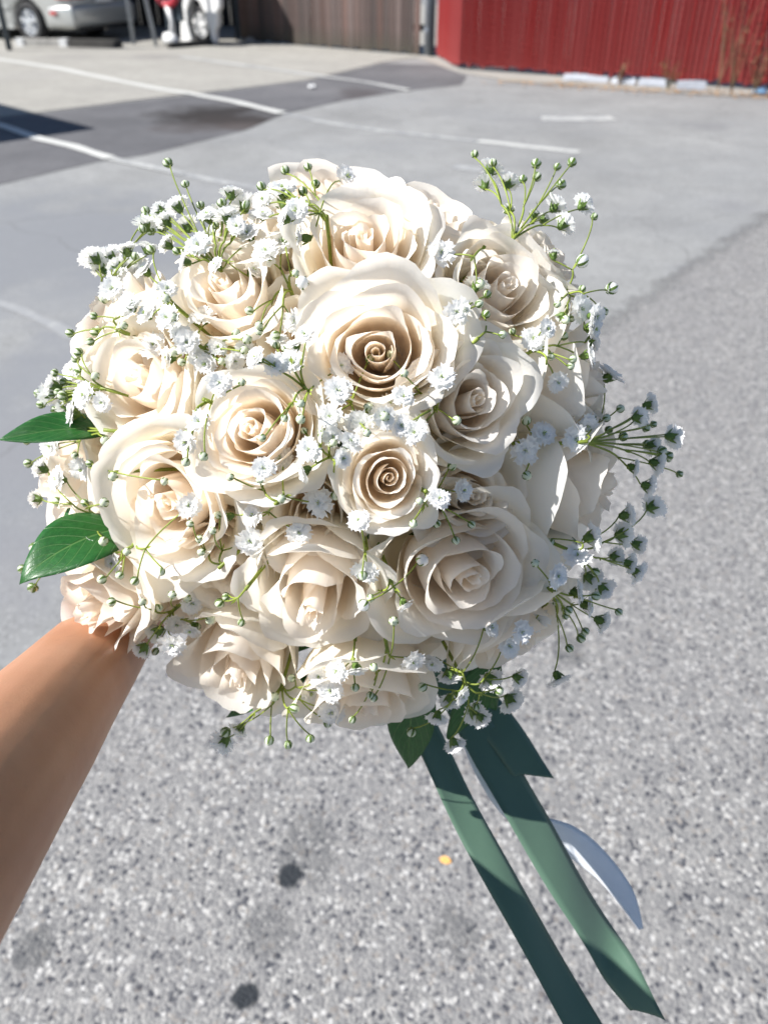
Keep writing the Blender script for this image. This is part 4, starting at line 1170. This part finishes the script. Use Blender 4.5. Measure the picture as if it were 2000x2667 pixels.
for gi, tl in sorted(groups.items()):
    ax_, ay_ = ANCH[gi]
    a_top, hit = surf(ax_, ay_, 0.003)
    ow = outward(a_top)
    root = a_top - ow * 0.045
    spr = bpy.data.objects.new("baby_breath_sprig", None)
    spr.empty_display_size = 0.01
    link(spr, bouquet)
    Mw = Matrix.Translation(a_top)
    spr.matrix_local = BINV @ Mw
    Mi = Mw.inverted()
    st = MB()
    st.tube([Mi @ p for p in bez(root.lerp(BIND, 0.55), root, a_top, 7)], [0.0011] * 7, 5)
    # two or three sub-nodes: tips near one another share a branchlet
    tl = sorted(tl, key=lambda t: math.atan2(t[1] - ay_, t[0] - ax_))
    nodes = []
    for j in range(0, len(tl), 3):
        ch = tl[j:j + 3]
        mx = sum(t[0] for t in ch) / len(ch); my = sum(t[1] for t in ch) / len(ch)
        kx, ky = ax_ + (mx - ax_) * 0.45, ay_ + (my - ay_) * 0.45
        npnt, _ = surf(kx, ky, 0.006)
        st.tube([Mi @ p for p in bez(a_top - ow * 0.004, a_top.lerp(npnt, 0.5) + ow * 0.004, npnt)], [0.0006] * 7, 5)
        for lk in range(2):                     # tiny bract pair at the fork
            dv = (npnt - a_top).normalized() * 0.004 + Vector((rg.uniform(-1, 1), rg.uniform(-1, 1), rg.uniform(-1, 1))) * 0.0025
            sd = dv.cross(ow).normalized() * 0.0007
            st.add([Mi @ npnt, Mi @ (npnt + dv * .5 + sd), Mi @ (npnt + dv), Mi @ (npnt + dv * .5 - sd)], [(0, 1, 2, 3)])
        for t in ch: nodes.append((t, npnt))
    for (tx, ty, kind), nd in nodes:
        lift = {'f': 0.0065, 's': 0.006, 'b': 0.011, 'w': 0.011}[kind] + rg.uniform(0, 0.006)
        tp_, hit = surf(tx, ty, lift)
        if not hit: tp_ = pix(tx, ty, dome_depth(tx, ty) + rg.uniform(-0.012, 0.018))
        # never in front of a stem that would have to jump: keep the tip near its fork
        stem_d = (tp_ - nd)
        face = (stem_d.normalized() * 0.75 + outward(tp_) * 0.6 + Vector((rg.uniform(-.3, .3), rg.uniform(-.3, .3), rg.uniform(-.2, .3)))).normalized()
        if kind in 'f' and hit and rg.random() < 0.75: face = (face * 0.5 + cdir(rg.uniform(-.5, .5), rg.uniform(-.4, .5), 1)).normalized()
        depth = -(CR.inverted() @ (tp_ - CAM)).z
        if kind == 'f': me, r_ = rg.choice(FLOR), rg.uniform(30, 40) * depth / FPX
        elif kind == 's': me, r_ = rg.choice(FLORS), 29 * depth / FPX
        elif kind == 'b': me, r_ = rg.choice(BUDS), rg.uniform(9.5, 13) * depth / FPX
        else: me, r_ = BUDW[0], 17 * depth / FPX
        o = bpy.data.objects.new('floret' if kind in 'fs' else 'bud', me)
        link(o, spr)
        o.matrix_local = Mi @ Matrix.LocRotScale(tp_, face.to_track_quat('Z', 'Y') @ Euler((0, 0, rg.uniform(0, 6.28))).to_quaternion(), Vector((r_ * rg.uniform(.9, 1.08), r_, r_ * rg.uniform(.85, 1.05))))
        foot = tp_ - face * r_ * (0.6 if kind in 'fs' else 1.0)
        st.tube([Mi @ p for p in bez(nd, nd.lerp(foot, 0.55) + outward(tp_) * stem_d.length * 0.16 - face * 0.002, foot)], [0.00044] * 7, 5)
    st.build('stem', M_STEM, spr, True)

# ---- green leaves ---------------------------------------------------
def leaf_material():
    m = NT('glossy_green_leaf')
    uv = m.n('UVMap').outputs[0]
    sp = m.n('SeparateXYZ', {0: uv}).outputs
    u = m.math('ABSOLUTE', m.math('SUBTRACT', sp[0], 0.5))
    mid = m.maprange(u, 0.022, 0.006)
    vv = m.math('SUBTRACT', m.math('MULTIPLY', sp[1], 7.0), m.math('MULTIPLY', u, 5.5))
    fr = m.math('ABSOLUTE', m.math('SUBTRACT', m.math('FRACT', vv), 0.5))
    side = m.maprange(fr, 0.055, 0.012)
    n = m.noise(18.0, 4, 0.6, uv)
    vo = m.n('TexVoronoi', {'Vector': uv, 'Scale': 22.0}, feature='DISTANCE_TO_EDGE')
    net = m.maprange(vo.outputs['Distance'], 0.06, 0.0)
    vein = m.math('MAXIMUM', mid, m.math('MULTIPLY', side, 0.8))
    c = m.ramp(n, [(0.3, (0.014, 0.085, 0.016)), (0.7, (0.028, 0.145, 0.028))])
    c = m.mix(m.math('MULTIPLY', vein, 0.55), c, (0.16, 0.30, 0.09))
    c = m.mix(m.math('MULTIPLY', net, 0.15), c, (0.08, 0.22, 0.05))
    h = m.math('ADD', m.math('MULTIPLY', vein, -1.0), m.math('MULTIPLY', net, -0.06))
    m.base(c, 0.36, m.bump(h, 0.5, 0.0010))
    tr = m.n('BsdfTranslucent', {'Color': m.mix(0.5, c, (0.12, 0.35, 0.03))})
    mx = m.n('MixShader', {0: 0.22, 1: m.b.outputs[0], 2: tr.outputs[0]})
    m.t.links.new(mx.outputs[0], m.out.inputs[0])
    return m.mat
M_LEAF = leaf_material()
def leaf(base, tip, nrm, width, curl=0.12, fold=0.25, tipcurl=0.0, name='leaf'):
    """leaf from base to tip; nrm roughly the upper side"""
    ax = (tip - base); L = ax.length; ax.normalize()
    sd = ax.cross(nrm).normalized(); up = sd.cross(ax).normalized()
    nv, nu = 17, 11
    P = np.zeros((nv, nu, 3)); UV = np.zeros((nv, nu, 2))
    for j, t in enumerate(np.linspace(0, 1, nv).tolist()):
        w = width * (math.sin(math.pi * t ** 0.78) ** 0.85) * (1 - 0.18 * t) + 0.0006
        cz = curl * L * math.sin(math.pi * t) - tipcurl * L * max(0, t - 0.85) ** 2 * 12
        for i, s in enumerate(np.linspace(-1, 1, nu).tolist()):
            wob = 0.025 * L * math.sin(9 * t + 2 * s) * abs(s) * 0.5
            p = base + ax * (L * t) + sd * (w * s) + up * (cz + fold * w * abs(s) - 0.10 * w * s * s + wob)
            P[j, i] = p - bq_at; UV[j, i] = ((s + 1) / 2, t)
    me = grid_mesh(name, P, UV, True)
    o = mesh_obj(name, me, bouquet, [M_LEAF])
    md = o.modifiers.new('thickness', 'SOLIDIFY'); md.thickness = 0.00035
    return o
leaf(pix(290, 1115, 0.475), pix(-4, 1146, 0.452), cdir(-0.15, 0.55, 0.8), 0.0130, 0.05, 0.30)
leaf(pix(330, 1370, 0.480), pix(48, 1512, 0.445), cdir(-0.35, 0.30, 0.85), 0.0230, 0.10, 0.20, tipcurl=0.18)
leaf(pix(800, 1760, 0.500), pix(590, 1868, 0.520), cdir(0.1, 0.5, 0.5), 0.010, 0.06, 0.25)
leaf(pix(1090, 1740, 0.500), pix(1062, 2000, 0.535), cdir(-0.3, 0.2, 0.9), 0.0175, 0.05, 0.20)
leaf(pix(1290, 1700, 0.505), pix(1165, 1925, 0.540), cdir(0.3, 0.2, 0.9), 0.0130, 0.05, 0.20)
leaf(pix(1230, 1700, 0.520), pix(1290, 1850, 0.545), cdir(0.3, 0.1, 0.9), 0.0110, 0.05, 0.20)
leaf(pix(240, 1300, 0.500), pix(200, 1440, 0.500), cdir(-0.4, 0.0, 0.9), 0.0160, 0.04, 0.2)
leaf(pix(900, 1500, 0.530), pix(760, 1700, 0.52), cdir(-0.1, 0.0, 0.9), 0.020, 0.04, 0.2)
leaf(pix(1350, 1300, 0.500), pix(1500, 1420, 0.50), cdir(0.3, 0.0, 0.9), 0.020, 0.04, 0.2)
leaf(pix(1330, 1150, 0.480), pix(1480, 1080, 0.47), cdir(0.3, 0.2, 0.9), 0.018, 0.04, 0.2)

# ---- handle: bundle of stems wrapped in satin, ribbons ---------------
def satin(name, col, rough=0.36):
    m = NT(name)
    uv = m.n('UVMap').outputs[0]
    mp = m.n('Mapping', {'Vector': uv, 'Scale': (220.0, 3.0, 1.0)}).outputs[0]
    n = m.noise(1.0, 3, 0.6, mp); n2 = m.noise(3.0, 4, 0.6, uv)
    c = m.mix(m.maprange(n2, 0.3, 0.7, 0.0, 0.25), col, tuple(x * 0.8 for x in col))
    m.base(c, rough, m.bump(n, 0.12, 0.0006))
    m.b.inputs['Anisotropic'].default_value = 0.4
    m.b.inputs['Sheen Weight'].default_value = 0.2
    tr = m.n('BsdfTranslucent', {'Color': c})
    mx = m.n('MixShader', {0: 0.25, 1: m.b.outputs[0], 2: tr.outputs[0]})
    m.t.links.new(mx.outputs[0], m.out.inputs[0])
    return m.mat
M_SAGE = satin('sage_green_satin', (0.115, 0.205, 0.145))
M_WHITESATIN = satin('white_satin', (0.86, 0.89, 0.93))
HDIR = cdir(-0.28, -0.30, -0.91)
H1 = BIND + HDIR * 0.17
hb = MB()
for k in range(14):
    a = k * 2.399; r0 = 0.012 * math.sqrt((k + .5) / 14)
    u_ = HDIR.orthogonal().normalized(); v_ = HDIR.cross(u_)
    off = u_ * (r0 * math.cos(a)) + v_ * (r0 * math.sin(a))
    hb.tube([tuple(BIND + off - HDIR * 0.01 - bq_at), tuple(H1 + off * 1.1 + HDIR * rg.uniform(-.01, .015) - bq_at)], 0.0028, 6)
hs = hb.build('stem_bundle', M_ROSESTEM, bouquet, True)
tag(hs, kind='stuff')
turns = []
n_t = 60
P = []
for j in range(n_t + 1):
    s = j / n_t
    c = BIND + HDIR * (0.018 + 0.115 * s) - bq_at
    rr = 0.0165 + 0.0006 * math.sin(s * 40)
    u_ = HDIR.orthogonal().normalized(); v_ = HDIR.cross(u_)
    P.append([tuple(c + u_ * rr * math.cos(a) + v_ * rr * math.sin(a)) for a in (np.arange(20) * math.pi / 10).tolist()])
me = grid_mesh('handle_wrap', np.array(P), np.stack(np.meshgrid(np.linspace(0, 1, 20), np.linspace(0, 1, n_t + 1)), -1), True, closed_u=True)
mesh_obj('handle_wrap', me, bouquet, [M_SAGE])

def ribbon(name, path, mat, parent=bouquet, notch=0.0):
    """path: (px, py, depth, width px, twist: right/up/viewer direction of the ribbon's width)"""
    C = [pix(p[0], p[1], p[2]) for p in path]
    Wv = [cdir(*p[4]) * (p[3] * p[2] / FPX / 2) for p in path]
    n = 70
    ts = np.linspace(0, len(path) - 1, n).tolist()
    def cr_(arr, t):
        i = int(min(t, len(arr) - 1.000001)); f = t - i
        a = arr[max(i - 1, 0)]; b_ = arr[i]; c = arr[min(i + 1, len(arr) - 1)]; d = arr[min(i + 2, len(arr) - 1)]
        return 0.5 * ((2 * b_) + (c - a) * f + (2 * a - 5 * b_ + 4 * c - d) * f * f + (-a + 3 * b_ - 3 * c + d) * f ** 3)
    def nrm_(C_, W_, t):
        d_ = cr_(C_, min(t + .05, len(path) - 1)) - cr_(C_, max(t - .05, 0))
        return cr_(W_, t).cross(d_).normalized()
    P = np.zeros((n, 7, 3)); UV = np.zeros((n, 7, 2))
    for j, t in enumerate(ts):
        c = cr_(C, t); w = cr_(Wv, t)
        for i, s in enumerate(np.linspace(-1, 1, 7).tolist()):
            P[j, i] = c + w * s + nrm_(C, Wv, t) * (0.0011 * math.sin(2.3 * t + 1.2 * s + len(path)) + 0.0009 * (1 - s * s) * math.sin(1.1 * t)) - bq_at
            UV[j, i] = ((s + 1) / 2, t)
    if notch:
        dv = (P[-1] - P[-2]); dv /= np.linalg.norm(dv, axis=1)[:, None]
        k = np.linspace(-0.6, 0.6, 7)
        for q, f_ in ((1, 1.0), (2, 0.7), (3, 0.4), (4, 0.15)):
            P[-q] += dv * (k * notch * f_)[:, None]
    o = mesh_obj(name, grid_mesh(name, P, UV, True), parent, [mat])
    md = o.modifiers.new('thickness', 'SOLIDIFY'); md.thickness = 0.0003
    return o
ribbon('ribbon', [(880, 1420, .590, 62, (1, .4, 0)), (1010, 1720, .580, 70, (1, .5, -.4)), (1120, 1930, .560, 84, (1, .52, -.62)), (1215, 2130, .545, 84, (1, .50, -.66)), (1330, 2340, .530, 90, (1, .50, -.70)),
                  (1455, 2560, .520, 96, (1, .50, -.68)), (1580, 2780, .510, 100, (1, .5, -.66)), (1690, 2990, .50, 100, (1, .5, -.6))], M_SAGE)
ribbon('ribbon', [(930, 1440, .595, 62, (1, .4, 0)), (1130, 1720, .590, 76, (1, .5, -.3)), (1275, 1960, .575, 104, (1, .5, -.4)), (1375, 2130, .565, 116, (1, .5, -.9)), (1470, 2300, .550, 118, (1, .5, -1.05)),
                  (1560, 2440, .540, 108, (1, .55, -.85)), (1622, 2540, .530, 92, (1, .62, -.1)), (1688, 2640, .522, 66, (1, .95, .4))], M_SAGE, notch=0.014)
ribbon('ribbon', [(940, 1440, .600, 60, (1, .4, 0)), (1120, 1680, .598, 72, (1, .4, -.2)), (1235, 1815, .590, 96, (1, .45, -.3)), (1320, 1920, .582, 98, (1, .42, -.3)), (1385, 2020, .577, 92, (1, .40, -.2))], M_SAGE, notch=0.014)
ribbon('ribbon', [(930, 1440, .610, 50, (1, .4, 0)), (1150, 1760, .610, 40, (1, .5, 0)), (1255, 1995, .600, 50, (1, .6, 0)), (1345, 2120, .595, 60, (1, .9, .2)), (1470, 2180, .600, 78, (.6, 1, .2)), (1560, 2250, .600, 66, (.7, .9, 0)),
                  (1625, 2330, .597, 52, (.9, .5, -.3)), (1668, 2420, .592, 14, (1, .2, 0))], M_WHITESATIN)['label'] = 'white satin ribbon tail behind the green ones'
bow = [(905, 1330, .592, 70, (1, .2, 0)), (960, 1400, .580, 70, (.7, .7, 0)), (900, 1450, .585, 70, (.3, 1, .2))]
ribbon('bow_loop', bow, M_SAGE)
# ---------------------------------------------------------------- the person's arm
def skin_material():
    m = NT('skin')
    oc = m.n('TexCoord').outputs['Object']
    n1 = m.noise(14.0, 5, 0.6, oc); n2 = m.noise(900.0, 2, 0.5, oc)
    v = m.n('TexVoronoi', {'Vector': oc, 'Scale': 700.0})
    c = m.ramp(n1, [(0.28, (0.34, 0.155, 0.083)), (0.5, (0.40, 0.195, 0.108)), (0.75, (0.45, 0.23, 0.135))])
    fre = m.noise(160.0, 3, 0.6, oc)
    c = m.mix(m.maprange(fre, 0.62, 0.72, 0.0, 0.22), c, (0.27, 0.12, 0.07))
    h = m.math('ADD', m.math('MULTIPLY', v.outputs['Distance'], 0.8), m.math('MULTIPLY', n2, 0.5))
    m.base(c, 0.46, m.bump(h, 0.09, 0.0006))
    m.b.inputs['Subsurface Weight'].default_value = 0.25
    m.b.inputs['Subsurface Radius'].default_value = (1.0, 0.35, 0.2)
    m.b.inputs['Subsurface Scale'].default_value = 0.004
    m.b.inputs['Specular IOR Level'].default_value = 0.4
    return m.mat
M_SKIN = skin_material()
M_NAIL = simple('fingernail', (0.62, 0.36, 0.30), 0.25, 0.05, 40)

def loft(mb, secs, n=20):
    """secs: (centre, half-width vector, half-thickness vector)"""
    rows = []
    for c, a, b_ in secs:
        rows.append([tuple(c + a * math.cos(t) + b_ * math.sin(t)) for t in (np.arange(n) * 2 * math.pi / n).tolist()])
    mb.grid(np.array(rows), 0, True, True)

person = None
mb = MB()
# handle axis and grip frame
gc = BIND + HDIR * 0.085                                  # grip centre on the handle
# forearm axis points in photo space
F1 = pix(-40, 2062, 0.350)
F2 = pix(145, 1832, 0.445)
F3 = pix(290, 1655, 0.535)
E0 = F1 + (F1 - F2) * 1.35                                # elbow
WR = pix(430, 1500, 0.630)                                 # wrist
toh = (gc - WR)
fx = (F3 - F1).normalized()
view = cdir(0, 0, 1)
def sec(c, t, hw, ht, roll=0.0):
    side = t.cross(view)
    if side.length < 0.3: side = cdir(0.66, 0.75, 0)
    side.normalize(); nn_ = side.cross(t).normalized()
    a = side * math.cos(roll) + nn_ * math.sin(roll); b_ = -side * math.sin(roll) + nn_ * math.cos(roll)
    return (c, a * hw, b_ * ht)
SH = CAM + CR @ Vector((-0.12, -0.52, 0.04))
up_ = (E0 - SH).normalized()
secs = []
for t, r_ in ((0.0, 0.046), (0.3, 0.046), (0.6, 0.044), (0.85, 0.042)):
    secs.append(sec(SH.lerp(E0, t), up_, r_, r_))
for c, r1, r2 in ((E0, .040, .040), (E0.lerp(F1, .5), .040, .038), (F1, .0385, .036), (F1.lerp(F2, .5), .0378, .035), (F2, .0365, .033), (F2.lerp(F3, .5), .0345, .0305), (F3, .0325, .0275), (F3.lerp(WR, .5), .0298, .0235), (WR, .0285, .0205)):
    secs.append(sec(c, fx, r1, r2))
loft(mb, secs)
# palm from wrist to the handle
hx = toh.normalized()
hn = hx.cross(HDIR).normalized()                           # palm thickness direction
ha = HDIR
pal = []
for t, w, th in ((-0.15, .026, .020), (0.1, .028, .0185), (0.4, .035, .0165), (0.7, .040, .0145), (0.92, .039, .0125), (1.0, .036, .010)):
    c = WR + hx * (max(toh.length - 0.022, 0.03) * t) + hn * (0.012 * t)
    pal.append((c, ha * w, hn * th))
loft(mb, pal)
# four fingers curled round the handle, thumb closing the other way
rh = 0.0165 + 0.0085
kn = pal[-2][0]
nails = []
for k in range(4):
    s = (k - 1.5) * 0.0188
    ln = (0.92, 1.0, 0.97, 0.82)[k]
    c0 = gc + ha * s
    a0 = math.atan2((kn - gc).dot(hn), (kn - gc).dot(hx))
    pts = [kn + ha * s * 1.0 - hx * 0.012]
    for j, ang in enumerate(np.linspace(0.55, 3.9 * ln, 9).tolist()):
        aa = math.pi - ang
        pts.append(c0 + (hx * math.cos(aa) + hn * math.sin(aa)) * (rh + 0.002 * math.cos(ang * 2)))
    rad = np.linspace(0.0093, 0.0070, len(pts))
    mb.tube([tuple(p) for p in pts], rad, 10)
    dv = (pts[-1] - pts[-2]).normalized()
    mb.tube([tuple(pts[-1]), tuple(pts[-1] + dv * 0.004), tuple(pts[-1] + dv * 0.007)], [0.0070, 0.006, 0.0025], 10)
    nails.append((pts[-1] + dv * 0.002, dv, (pts[-1] - c0).normalized()))
tb = WR + hx * 0.03 + ha * -0.024
tpts = [tb, tb + hx * 0.022 - ha * 0.012 - hn * 0.010]
for ang in np.linspace(0.2, 1.7, 5).tolist():
    aa = math.pi + ang
    tpts.append(gc - ha * 0.048 + (hx * math.cos(aa) + hn * math.sin(aa)) * (rh + 0.001))
mb.tube([tuple(p) for p in tpts], np.linspace(0.0135, 0.0085, len(tpts)), 10)
dv = (tpts[-1] - tpts[-2]).normalized()
mb.tube([tuple(tpts[-1]), tuple(tpts[-1] + dv * 0.005), tuple(tpts[-1] + dv * 0.008)], [0.0085, 0.007, 0.003], 10)
nails.append((tpts[-1] + dv * 0.002, dv, (tpts[-1] - (gc - ha * 0.048)).normalized()))
me = mb.mesh('person', True)
bm = bmesh.new(); bm.from_mesh(me); bmesh.ops.recalc_face_normals(bm, faces=bm.faces); bm.to_mesh(me); bm.free()
person = mesh_obj('person', me, None, [M_SKIN])
md = person.modifiers.new('join', 'REMESH'); md.mode = 'VOXEL'; md.voxel_size = 0.0024; md.use_smooth_shade = True
md = person.modifiers.new('soften', 'SMOOTH'); md.factor = 0.5; md.iterations = 8
tag(person, 'bare arm of a person reaching in and gripping the bouquet handle', 'person')
for p, dv, up2 in nails:
    b = MB(); sd = dv.cross(up2).normalized()
    Q = np.array([[tuple(p + dv * (0.009 * (v - .5)) + sd * (0.0052 * u * (1 - .25 * (abs(v - .5) * 2) ** 3)) + up2 * (0.0072 - 0.0022 * u * u)) for u in np.linspace(-1, 1, 5).tolist()] for v in np.linspace(0, 1, 5).tolist()])
    b.grid(Q); b.build('fingernail', M_NAIL, person, True)
